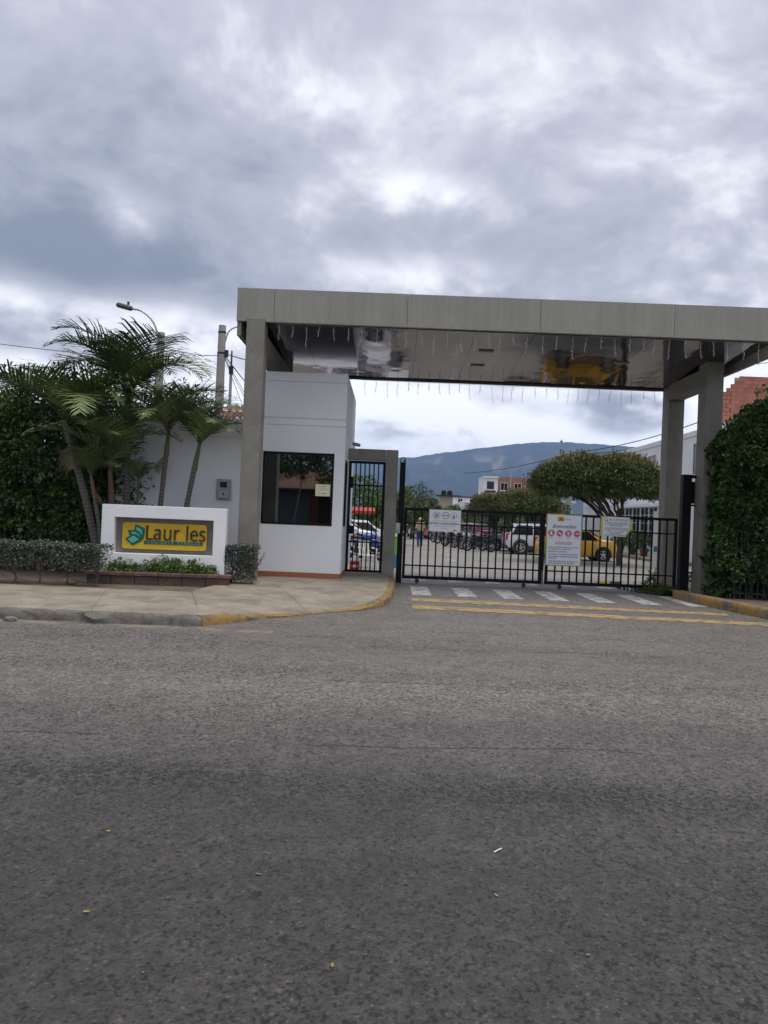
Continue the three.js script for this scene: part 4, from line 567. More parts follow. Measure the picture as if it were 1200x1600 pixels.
// ---------------------------------------------------------------- poles, lamp and wires
M.poleConcrete = std(0xffffff, 0.85, { map: mottled([0.36, 0.345, 0.32], { size: 1.3, amp: 0.16, fine: 0.15, seed: 901 }) });
{
  const p = thing('street_lamp', 'concrete lamp post with a curved arm rising above the palms', 'street lamp', [-6.5, 0, -21.0]);
  mesh('pole', new THREE.CylinderGeometry(0.105, 0.16, 6.5, 14).translate(0, 3.25, 0), M.poleConcrete, p);
  for (const y of [6.2, 6.38]) mesh('collar', new THREE.CylinderGeometry(0.118, 0.118, 0.05, 14).translate(0, y, 0), M.darkMetal, p);
  mesh('arm', tube([[-0.06, 6.0, 0.1], [-0.07, 6.45, 0.1], [-0.25, 6.83, 0.1], [-0.55, 7.06, 0.1], [-0.85, 7.1, 0.1]], 0.028, 24, 8), M.steel, p);
  const l = mesh('lamp_head', T(new THREE.CapsuleGeometry(0.07, 0.34, 4, 10).scale(1, 1, 0.9), -1.0, 7.15, 0.1, 0, 0, Math.PI / 2 - 0.24), std(lin(0.07, 0.072, 0.075), 0.5), p);
  mesh('photocell', new THREE.CylinderGeometry(0.03, 0.035, 0.08, 10).translate(-0.9, 7.25, 0.1), M.darkMetal, l);
  const q = thing('utility_pole', 'pale concrete utility pole with a bracket and many cables', 'pole', [-5.05, 0, -22.0]);
  mesh('pole', new THREE.CylinderGeometry(0.105, 0.17, 7.0, 14).translate(0, 3.5, 0), M.poleConcrete, q);
  for (const y of [6.8, 6.2]) mesh('band', new THREE.CylinderGeometry(0.118, 0.118, 0.05, 14).translate(0, y, 0), M.darkMetal, q);
  mesh('bracket', tube([[0.1, 6.55, 0], [0.2, 6.85, 0], [0.42, 6.98, 0], [1.5, 7.0, 0.2]], 0.02, 20, 6), M.steel, q); mesh('clamp', rbox(0.08, 0.2, 6.1, 6.3, -0.05, 0.05, 0.01), M.darkMetal, q);
  const m = thing('utility_pole', 'thin metal pole with a mast head behind the pale utility pole', 'pole', [-5.18, 0, -24.0]);
  mesh('pole', new THREE.CylinderGeometry(0.045, 0.06, 6.2, 10).translate(0, 3.1, 0), M.poleConcrete, m); mesh('head', [new THREE.CylinderGeometry(0.07, 0.07, 0.25, 10).translate(0, 6.1, 0), new THREE.CylinderGeometry(0.025, 0.03, 0.5, 8).translate(0, 6.45, 0)], M.darkMetal, m);
  const wm = std(lin(0.03, 0.03, 0.033), 0.7);
  const wires = [[[-4.95, 6.2, -22], [-2.6, 5.95, -22.4], 0.1, 0.014], [[-4.95, 6.15, -22], [-3.0, 4.0, -24.5], 0.1, 0.008], [[-4.95, 6.12, -22], [-2.6, 3.6, -24], 0.1, 0.008], [[-4.95, 6.1, -22], [-3.4, 3.4, -25], 0.12, 0.008], [[-4.95, 6.08, -22], [-3.9, 3.2, -24], 0.1, 0.008], [[-4.95, 6.05, -22], [-3.2, 3.0, -23.5], 0.1, 0.008], [[-6.4, 6.1, -21], [-4.95, 6.15, -22], 0.08, 0.01], [[-16, 6.9, -23], [-6.5, 5.75, -21], 0.12, 0.010], [[-16, 6.1, -23], [-6.5, 5.45, -21], 0.15, 0.010], [[-16, 5.6, -23], [-6.5, 5.2, -21], 0.15, 0.010]];
  for (const [a, b, s, r] of wires) tag(mesh('cable', sag(a, b, s, r), wm, scene), 'dark overhead cable strung from the concrete poles beside the canopy', 'cable', 'cables strung from the poles beside the canopy');
  // lines on the yard side, sweeping up past the brick wall
  const yard = [[[13.3, 7.1, -58], [21.2, 10.2, -36], 0.9], [[13.3, 7.0, -58], [21.2, 9.3, -36], 1.0], [[13.3, 6.9, -58], [21.2, 8.5, -36], 1.0], [[13.3, 7.05, -58], [7.5, 6.6, -80], 0.3]];
  for (const [a, b, s] of yard) tag(mesh('power_line', sag(a, b, s, 0.03), wm, scene), 'dark power line sweeping from the yard pole past the white building', 'power line', 'power lines across the white building');
  tag(mesh('power_line', sag([17, 9.9, -38], [26, 11.2, -34], 0.2, 0.018), wm, scene), 'thin power line above the unfinished brick wall', 'power line');
  const y = thing('utility_pole', 'short utility pole with a crossarm behind the flat topped tree', 'pole', [13.4, 0, -58]);
  mesh('pole', new THREE.CylinderGeometry(0.14, 0.2, 7.2, 12).translate(0, 3.6, 0), M.poleConcrete, y); mesh('crossarm', rbox(-1.3, 0.3, 6.98, 7.1, -0.06, 0.06, 0.01), M.poleConcrete, y); mesh('transformer', new THREE.CylinderGeometry(0.25, 0.25, 0.7, 12).translate(-0.45, 5.4, 0), M.darkMetal, y); mesh('insulator', rod([-0.8, 7.1, 0], [-0.8, 7.35, 0], 0.05), M.darkMetal, y);
}
// neighbour's tiled roof above the wall
M.tileRoof = std(0xffffff, 0.85, { map: mottled([0.24, 0.13, 0.095], { size: 1.1, amp: 0.35, fine: 0.3, n: 8, seed: 905 }) });
function tiledRoof(parent, name, x0, x1, zEave, yEave, zRidge, yRidge, pitchW, mat, rows) {       // clay roof of barrel tiles, one course per piece
  const n = Math.round((x1 - x0) / pitchW), dy = (yRidge - yEave) / rows, dz = (zRidge - zEave) / rows, ang = Math.atan2(yRidge - yEave, Math.abs(zRidge - zEave)), len = Math.hypot(dy, dz) * 1.12;
  for (let j = 0; j < rows; j++) { const g = []; for (let i = 0; i < n; i++) { const c = new THREE.CylinderGeometry(pitchW * 0.52, pitchW * 0.52, len, 8, 1, true, 0, Math.PI); c.rotateY(-Math.PI / 2); c.rotateX(Math.sign(dz) * (Math.PI / 2 - ang)); c.translate(x0 + (i + 0.5) * pitchW, yEave + dy * (j + 0.5) + 0.03 * (j % 2), zEave + dz * (j + 0.5)); g.push(c); } mesh(name, g, mat, parent); }
}
{
  const h = thing('neighbour_house', 'clay tiled house roof peeking over the white wall by the column', 'house', [-4.2, 0, -20.5]);
  mesh('wall', box(-0.55, 0.9, 0, 3.95, -2.5, -0.4), M.plasterOld, h); mesh('gable', rbox(-0.6, 0.95, 3.95, 4.02, -2.6, -0.2, 0.01), M.bark, h);
  tiledRoof(h, 'tile_course', -0.6, 0.95, -0.1, 4.0, -1.3, 4.62, 0.2, M.tileRoof, 5); mesh('rafter', [rod([-0.5, 3.7, -0.12], [0.6, 4.0, -0.12], 0.03), rod([-0.2, 3.55, -0.1], [0.2, 4.0, -0.1], 0.025)], M.barkDark, h);
}
// litter on the street
{
  const r = rng(951), lf = [[0.34, 0.24, 0.05], [0.40, 0.30, 0.08], [0.25, 0.2, 0.06]], gm = lf.map(c => std(lin(...c), 0.8, { side: THREE.DoubleSide }));
  const shape = new THREE.Shape([[0, -0.02], [0.010, -0.006], [0.006, 0.012], [0, 0.022], [-0.007, 0.012], [-0.010, -0.006]].map(p => new THREE.Vector2(...p)));
  const lg = new THREE.ExtrudeGeometry(shape, { depth: 0.002, bevelEnabled: false }); lg.rotateX(-Math.PI / 2);
  const spots = [[-1.4, -4.0], [0.85, -3.05], [-0.15, -2.9], [-0.55, -3.6], [-1.9, -5.2], [0.55, -3.5], [-1.62, -2.95], [1.6, -4.4], [2.3, -8.4], [-3, -9.6], [0.9, -7.2], [3.3, -6.6], [-0.02, -2.55], [1.35, -2.6], [-1.2, -3.2]];
  for (const [x, z] of spots) { const m = mesh('fallen_leaf', boxUV(lg.clone()), gm[Math.floor(r() * 3)], scene, true); m.position.set(x, 0.006, z); m.rotation.set((r() - 0.5) * 0.5, r() * 6, (r() - 0.5) * 0.5); const s = 0.45 + 0.5 * r(); m.scale.set(s, 1, s); tag(m, 'small yellow fallen leaf lying on the grey asphalt', 'leaf', 'fallen leaves scattered over the street'); }
  tag(mesh('paper_straw', rod([0.60, 0.007, -3.95], [0.645, 0.007, -4.0], 0.004), M.white, scene), 'short white straw lying on the grey asphalt', 'straw');
  const g = []; const st = std(lin(0.16, 0.15, 0.14), 0.85); for (let i = 0; i < 220; i++) { const z = -2.3 - Math.pow(r(), 1.5) * 9, x = (r() - 0.5) * 1.25 * -z, s = 0.003 + 0.006 * r() * r(), q = new THREE.OctahedronGeometry(s, 0); q.scale(1, 0.6, 1); q.rotateY(r() * 6); q.translate(x, s * 0.4, z); g.push(q); }
  const grit = mesh('loose_grit', g, st, scene); grit.userData = { kind: 'stuff', label: 'loose pale grit lying on the street', category: 'grit' };
  const rock = thing('kerb_rubble', 'small flat stone lying against the old kerb', 'stone', [-5.35, 0.0, -10.9]); mesh('stone', T(new THREE.DodecahedronGeometry(0.08, 0).scale(1.4, 0.5, 0.9), 0, 0.03, 0), M.kerb, rock);
  const br = thing('broken_branch', 'broken dry branch lying on the soil beside the planter', 'branch', [-6.0, 0.13, -15.1]); mesh('wood', [limb([-0.35, 0, 0], [0.3, 0.09, 0.05], 0.025, 0.015, 0.2, 5), limb([0, 0.04, 0], [-0.2, 0.1, 0.15], 0.014, 0.008, 0.2, 6)], M.bark, br);
}
// ---------------------------------------------------------------- cars
const tyreG = new THREE.TorusGeometry(0.255, 0.075, 10, 24).scale(1, 1, 1.35);
function wheel(parent, x, z, side, R = 0.33) {
  const w = mesh('wheel', [tyreG.clone(), T(new THREE.CylinderGeometry(0.27, 0.27, 0.12, 24), 0, 0, 0, Math.PI / 2)], M.rubber, parent); w.position.set(x, R, z); w.scale.setScalar(R / 0.33);
  const g = []; for (let i = 0; i < 5; i++) { const a = i / 5 * 6.283; g.push(T(new THREE.BoxGeometry(0.06, 0.2, 0.03), Math.sin(a) * 0.11, Math.cos(a) * 0.11, side * 0.075, 0, 0, -a)); } const ring = new THREE.TorusGeometry(0.205, 0.018, 6, 24); ring.translate(0, 0, side * 0.075); g.push(ring, T(new THREE.CylinderGeometry(0.05, 0.05, 0.05, 12), 0, 0, side * 0.07, Math.PI / 2));
  mesh('rim', g, std(lin(0.55, 0.55, 0.56), 0.35, { metalness: 0.7 }), w);
}
function makeCar(o) {                                                // +x is forwards
  const { L, W, H, hood, belt, tail, cowl, roofF, roofR, rear, clear = 0.2, color, label, R = 0.33, axle = [0.78, 0.76], cladding, stripe } = o;
  const t = thing(o.name || 'parked_car', label, 'car', o.pos, o.turn, 'cars parked in the yard');
  const body = new THREE.MeshPhysicalMaterial({ color: lin(...color), roughness: 0.35, clearcoat: 0.8, clearcoatRoughness: 0.08, metalness: 0.1 });
  const hl = L / 2, st = [[hl, hood - 0.22, 0.80], [hl - 0.06, hood - 0.12, 0.86], [hl - 0.2, hood - 0.05, 0.94], [cowl, hood + 0.05, 1], [roofF, H - 0.02, 1], [(roofF + roofR) / 2, H, 1], [roofR, H - 0.04, 1], [rear, tail, 0.98], [-hl + 0.05, tail - 0.04, 0.93], [-hl, tail - 0.25, 0.88]];
  const secs = []; for (let i = 0; i < st.length - 1; i++) { const n = 4; for (let k = 0; k < n; k++) secs.push(st[i].map((v, c) => lerp(v, st[i + 1][c], k / n))); } secs.push(st[st.length - 1]);
  const row = ([x, top, w]) => { const hw = W / 2 * w, b = Math.min(belt, top - 0.02), f = clamp((top - belt) / (H - belt)), wt = hw * lerp(0.93, 0.76, f); return [[0, clear], [hw * 0.86, clear], [hw * 0.97, clear + 0.10], [hw, (clear + b) / 2], [hw * 0.965, b], [lerp(hw * 0.955, wt, 0.5), lerp(b, top, 0.55)], [wt, top - 0.05 * f - 0.008], [wt * 0.82, top], [0, top + 0.012]].map(([z, y]) => [x, y, z]); };
  const pos = [], idx = [], m = 17, rows = secs.map(row); for (const r of rows) { for (let j = 0; j < 9; j++) pos.push(r[j][0], r[j][1], r[j][2]); for (let j = 7; j >= 0; j--) pos.push(r[j][0], r[j][1], -r[j][2]); }
  for (let i = 0; i < rows.length - 1; i++) for (let j = 0; j < m - 1; j++) { const p = i * m + j, q = p + m; idx.push(p, p + 1, q, q, p + 1, q + 1); }
  for (const base of [0, (rows.length - 1) * m]) for (let j = 1; j < m - 2; j++) idx.push(base, base + j, base + j + 1);
  const g = new THREE.BufferGeometry(); g.setAttribute('position', new THREE.Float32BufferAttribute(pos, 3)); g.setIndex(idx); g.computeVertexNormals();
  const B = mesh('body', toCreasedNormals(g, 0.55), body, t);
  // side glass follows the cabin's slope
  const yb = belt + 0.03, yt = H - 0.11, zAt = (y) => { const f = (y - belt) / (H - belt); return W / 2 * lerp(0.965, 0.775, clamp(f)) + 0.012; };
  const xa = y => lerp(cowl, roofF, clamp((y - hood - 0.05) / (H - hood - 0.05))) - 0.13, xb = y => lerp(rear, roofR, clamp((y - tail) / (H - tail))) + 0.16;
  const mid = (roofF + roofR) / 2 - 0.05;
  for (const s of [-1, 1]) for (const [p, q] of [['a', 'm'], ['m', 'b']]) {
    const X = (k, y) => k === 'a' ? xa(y) : k === 'b' ? xb(y) : mid, e = p === 'm' ? -0.04 : 0.04; const quad = [[X(p, yb) + (p === 'm' ? e : 0), yb], [X(q, yb) + (q === 'm' ? e : 0), yb], [X(q, yt) + (q === 'm' ? e : 0), yt], [X(p, yt) + (p === 'm' ? e : 0), yt]];
    const gg = new THREE.BufferGeometry(); gg.setAttribute('position', new THREE.Float32BufferAttribute([0, 1, 2, 0, 2, 3].flatMap(i => [quad[i][0], quad[i][1], s * zAt(quad[i][1])]), 3)); gg.computeVertexNormals(); mesh('side_window', gg, M.glassDark, t);
  }
  const pane = (x0, y0, x1, y1, off) => { const w0 = W / 2 * 0.88, w1 = W / 2 * 0.72; const gg = new THREE.BufferGeometry(), c = [[x0 + off, y0 + 0.02, -w0], [x0 + off, y0 + 0.02, w0], [x1 + off, y1 + 0.02, w1], [x1 + off, y1 + 0.02, -w1]]; gg.setAttribute('position', new THREE.Float32BufferAttribute([0, 1, 2, 0, 2, 3].flatMap(i => c[i]), 3)); gg.computeVertexNormals(); return gg; };
  mesh('windshield', pane(lerp(cowl, roofF, 0.1), lerp(hood + 0.05, H, 0.1), lerp(cowl, roofF, 0.88), lerp(hood + 0.05, H, 0.88), 0.012), M.glassDark, t);
  mesh('rear_window', pane(lerp(rear, roofR, 0.15), lerp(tail, H, 0.15), lerp(rear, roofR, 0.85), lerp(tail, H - 0.04, 0.85), -0.014), M.glassDark, t);
  const ax = [hl - axle[0], -hl + axle[1]];
  for (const x of ax) for (const s of [-1, 1]) { mesh('wheel_arch', T(new THREE.CylinderGeometry(R + 0.075, R + 0.075, 0.06, 24), x, R + 0.02, s * (W / 2 - 0.02), Math.PI / 2), cladding ? std(lin(0.05, 0.05, 0.052), 0.8) : M.rubber, t); wheel(t, x, s * (W / 2 - 0.07), s, R); }
  if (cladding) mesh('cladding', [rbox(-hl - 0.02, hl + 0.02, clear, clear + 0.22, -W / 2 * 0.93, W / 2 * 0.93, 0.05, 2), box(ax[1] + 0.4, ax[0] - 0.4, clear + 0.02, clear + 0.2, -W / 2 - 0.015, W / 2 + 0.015)], std(lin(0.05, 0.05, 0.053), 0.8), t);
  for (const s of [-1, 1]) { mesh('headlight', rbox(hl - 0.28, hl - 0.03, hood - 0.26, hood - 0.12, s * W * 0.36 - 0.14, s * W * 0.36 + 0.14, 0.05, 2), new THREE.MeshPhysicalMaterial({ color: lin(0.7, 0.7, 0.7), roughness: 0.15, clearcoat: 1 }), t); mesh('tail_light', rbox(-hl - 0.01, -hl + 0.2, belt - 0.28, belt + 0.1, s * W * 0.425 - 0.07, s * W * 0.425 + 0.075, 0.03, 2), std(lin(0.42, 0.015, 0.015), 0.3), t); mesh('mirror', rbox(cowl - 0.28, cowl - 0.12, belt + 0.02, belt + 0.16, s * (W / 2 + 0.11) - 0.09, s * (W / 2 + 0.11) + 0.06, 0.04, 2), cladding ? M.rubber : body, t); mesh('door_handle', [rbox(mid + 0.25, mid + 0.42, belt - 0.13, belt - 0.09, s * (W / 2) - 0.02, s * (W / 2) + 0.02, 0.01), rbox(mid - 0.85, mid - 0.68, belt - 0.13, belt - 0.09, s * (W / 2) - 0.02, s * (W / 2) + 0.02, 0.01)], body, t); }
  mesh('grille', rbox(hl - 0.04, hl + 0.015, clear + 0.12, hood - 0.28, -W * 0.3, W * 0.3, 0.02), M.rubber, t); mesh('number_plate', rbox(-hl - 0.03, -hl + 0.02, belt - 0.36, belt - 0.22, -0.2, 0.2, 0.008), std(lin(0.6, 0.5, 0.1), 0.5), t);
  if (o.rails) for (const s of [-1, 1]) mesh('roof_rail', tube([[roofF - 0.1, H - 0.02, s * W * 0.34], [roofF - 0.3, H + 0.05, s * W * 0.35], [roofR + 0.3, H + 0.05, s * W * 0.35], [roofR + 0.1, H - 0.04, s * W * 0.34]], 0.02, 20, 6), M.darkMetal, t);
  return t;
}
makeCar({ label: 'white off road car with dark lower cladding parked behind the gate', pos: [8.35, 0, -41.6], turn: 0, L: 4.33, W: 1.8, H: 1.66, hood: 1.08, belt: 1.02, tail: 1.05, cowl: 1.0, roofF: 0.35, roofR: -1.72, rear: -2.05, clear: 0.27, R: 0.36, color: [0.62, 0.64, 0.67], cladding: true, rails: true });
makeCar({ label: 'yellow taxi hatchback parked behind the welcome sign', name: 'taxi', pos: [9.05, 0, -37.3], turn: 0, L: 3.75, W: 1.66, H: 1.50, hood: 1.0, belt: 0.95, tail: 0.98, cowl: 1.02, roofF: 0.35, roofR: -1.35, rear: -1.78, clear: 0.2, R: 0.31, color: [0.66, 0.36, 0.015] });
makeCar({ label: 'teal saloon car beside the parked motorcycles', pos: [7.5, 0, -45.6], turn: Math.PI, L: 4.2, W: 1.7, H: 1.4, hood: 0.95, belt: 0.9, tail: 1.0, cowl: 0.85, roofF: 0.2, roofR: -0.95, rear: -1.5, clear: 0.18, R: 0.31, color: [0.05, 0.14, 0.15] });
makeCar({ label: 'dark red car parked behind the row of motorcycles', pos: [5.9, 0, -57.5], turn: 2.2, L: 4.1, W: 1.7, H: 1.5, hood: 1.0, belt: 0.95, tail: 1.0, cowl: 0.95, roofF: 0.3, roofR: -1.3, rear: -1.85, color: [0.14, 0.012, 0.018] });
makeCar({ label: 'bright red car far down the yard near the walking person', pos: [3.75, 0, -65], turn: 1.9, L: 3.8, W: 1.65, H: 1.48, hood: 0.98, belt: 0.93, tail: 0.98, cowl: 0.95, roofF: 0.3, roofR: -1.3, rear: -1.8, color: [0.40, 0.015, 0.02] });
makeCar({ label: 'dark green car between the red car and the motorcycles', pos: [5.0, 0, -62], turn: 1.9, L: 4.1, W: 1.7, H: 1.42, hood: 0.95, belt: 0.9, tail: 0.98, cowl: 0.9, roofF: 0.25, roofR: -1.05, rear: -1.6, color: [0.05, 0.09, 0.09] });
makeCar({ label: 'white car farthest down the yard beside the bright red one', pos: [2.55, 0, -68], turn: 1.7, L: 3.9, W: 1.65, H: 1.46, hood: 0.98, belt: 0.93, tail: 0.98, cowl: 0.95, roofF: 0.3, roofR: -1.3, rear: -1.8, color: [0.6, 0.6, 0.6] });
makeCar({ label: 'white car seen through the bars of the foot gate', pos: [-2.35, 0, -34.2], turn: 0, L: 4.25, W: 1.76, H: 1.6, hood: 1.05, belt: 1.0, tail: 1.05, cowl: 1.05, roofF: 0.4, roofR: -1.4, rear: -1.95, color: [0.70, 0.71, 0.73] });
makeCar({ label: 'second white car beside the one behind the foot gate', pos: [-1.45, 0, -37.6], turn: 0.03, L: 4.2, W: 1.72, H: 1.5, hood: 1.0, belt: 0.95, tail: 1.0, cowl: 1.0, roofF: 0.35, roofR: -1.2, rear: -1.8, color: [0.68, 0.69, 0.70] });
// ---------------------------------------------------------------- motorcycles
function makeBike(label, pos, turn, color, scale = 1) {
  const t = thing('motorcycle', label, 'motorcycle', pos, turn, 'motorcycles in the yard'); t.scale.setScalar(scale);
  const paintM = new THREE.MeshPhysicalMaterial({ color: lin(...color), roughness: 0.3, clearcoat: 0.7 });
  for (const x of [-0.64, 0.66]) { const w = mesh('wheel', [new THREE.TorusGeometry(0.245, 0.052, 8, 22)], M.rubber, t); w.position.set(x, 0.297, 0); const g = [new THREE.TorusGeometry(0.195, 0.014, 6, 20), T(new THREE.CylinderGeometry(0.05, 0.05, 0.1, 10), 0, 0, 0, Math.PI / 2)]; for (let i = 0; i < 6; i++) { const a = i / 6 * 6.283; g.push(rod([0, 0, 0], [Math.cos(a) * 0.195, Math.sin(a) * 0.195, 0], 0.011)); } mesh('rim', g, M.steel, w); }
  mesh('frame', [tube([[0.42, 0.9, 0], [0.3, 0.5, 0], [0.05, 0.3, 0], [-0.25, 0.36, 0], [-0.3, 0.7, 0]], 0.022, 18), tube([[0.42, 0.86, 0], [0.0, 0.68, 0], [-0.4, 0.72, 0], [-0.75, 0.84, 0]], 0.022, 16), rod([-0.25, 0.38, 0.07], [-0.64, 0.297, 0.07], 0.02), rod([-0.25, 0.38, -0.07], [-0.64, 0.297, -0.07], 0.02), rod([-0.55, 0.36, 0.09], [-0.45, 0.75, 0.09], 0.025)], M.darkMetal, t);
  mesh('engine', [rbox(-0.2, 0.2, 0.28, 0.5, -0.13, 0.13, 0.05, 2), T(rbox(-0.1, 0.1, 0.42, 0.64, -0.09, 0.09, 0.02), 0.1, 0, 0, 0, 0, -0.3)], M.darkMetal, t);
  mesh('fuel_tank', T(new THREE.SphereGeometry(0.2, 16, 10).scale(1.35, 0.72, 0.72), 0.16, 0.84, 0, 0, 0, 0.12), paintM, t);
  mesh('side_panel', rbox(-0.34, -0.06, 0.56, 0.74, -0.11, 0.11, 0.04, 2), paintM, t); mesh('shroud', rbox(0.22, 0.5, 0.5, 0.78, -0.13, 0.13, 0.05, 2), paintM, t);
  mesh('seat', [rbox(-0.56, 0.02, 0.76, 0.85, -0.12, 0.12, 0.04, 2), T(rbox(-0.24, 0.24, -0.035, 0.035, -0.1, 0.1, 0.03, 2), -0.62, 0.88, 0, 0, 0, -0.22)], M.rubber, t);
  mesh('tail', [T(rbox(-0.2, 0.2, -0.05, 0.05, -0.08, 0.08, 0.03, 2), -0.72, 0.80, 0, 0, 0, -0.25)], paintM, t); mesh('tail_light', rbox(-0.95, -0.90, 0.82, 0.9, -0.06, 0.06, 0.01), std(lin(0.4, 0.02, 0.02), 0.3), t);
  mesh('fork', [rod([0.66, 0.297, 0.075], [0.44, 0.95, 0.075], 0.024), rod([0.66, 0.297, -0.075], [0.44, 0.95, -0.075], 0.024)], M.steel, t);
  mesh('handlebar', tube([[0.28, 1.06, 0.36], [0.38, 1.04, 0.2], [0.44, 0.97, 0], [0.38, 1.04, -0.2], [0.28, 1.06, -0.36]], 0.014, 18), M.darkMetal, t);
  mesh('headlight', T(new THREE.SphereGeometry(0.1, 14, 10).scale(0.7, 1, 1), 0.58, 0.86, 0), new THREE.MeshPhysicalMaterial({ color: lin(0.55, 0.56, 0.58), roughness: 0.12, clearcoat: 1 }), t);
  mesh('front_fender', tube([[0.40, 0.42, 0], [0.5, 0.56, 0], [0.66, 0.62, 0], [0.84, 0.56, 0]], 0.06, 12, 6), paintM, t); mesh('rear_fender', tube([[-0.5, 0.62, 0], [-0.72, 0.62, 0], [-0.92, 0.5, 0]], 0.055, 10, 6), M.rubber, t);
  mesh('exhaust', [tube([[0.2, 0.34, 0.1], [0.1, 0.22, 0.13], [-0.3, 0.24, 0.15], [-0.5, 0.3, 0.16]], 0.022, 14), rod([-0.42, 0.28, 0.16], [-0.88, 0.42, 0.17], 0.045, 0.055, 10)], M.steel, t);
  for (const s of [-1, 1]) mesh('mirror', [rod([0.34, 1.06, s * 0.24], [0.36, 1.24, s * 0.34], 0.008), T(new THREE.SphereGeometry(0.065, 10, 8).scale(0.35, 0.7, 1.1), 0.36, 1.27, s * 0.35)], s < 0 ? M.steel : M.darkMetal, t);
  mesh('kickstand', rod([-0.05, 0.32, 0.1], [-0.12, 0.0, 0.24], 0.014), M.darkMetal, t); return t;
}
const bikeL = 'dark parked motorcycle in the row beside the teal car';
for (const [x, z, a, c, l] of [[3.7, -55, 2.5, [0.02, 0.02, 0.022]], [3.85, -52.6, 2.6, [0.05, 0.05, 0.052]], [4.15, -50.4, 2.5, [0.35, 0.02, 0.04], 'motorcycle with a bright red tank in the row beside the teal car'], [4.1, -48.2, 2.7, [0.018, 0.018, 0.02]], [4.85, -49.0, 2.6, [0.03, 0.03, 0.03]], [4.45, -46.0, 2.5, [0.02, 0.02, 0.022]], [5.25, -47.0, 2.6, [0.02, 0.02, 0.022]], [4.75, -43.9, 2.6, [0.025, 0.025, 0.027]], [5.5, -45.2, 2.5, [0.02, 0.022, 0.025]], [4.95, -42.4, 2.9, [0.02, 0.02, 0.022]], [5.75, -48.6, 2.6, [0.3, 0.3, 0.3], 'motorcycle with a pale grey tank in the row beside the teal car']]) makeBike(l || bikeL, [x, 0, z], a, c);
makeBike('blue and white motorcycle standing behind the foot gate', [-0.98, 0, -29.2], 0.25, [0.03, 0.06, 0.30], 1.08);
makeBike('black motorcycle behind the blue one at the foot gate', [-0.55, 0, -31.3], 0.5, [0.3, 0.32, 0.34], 1.05);
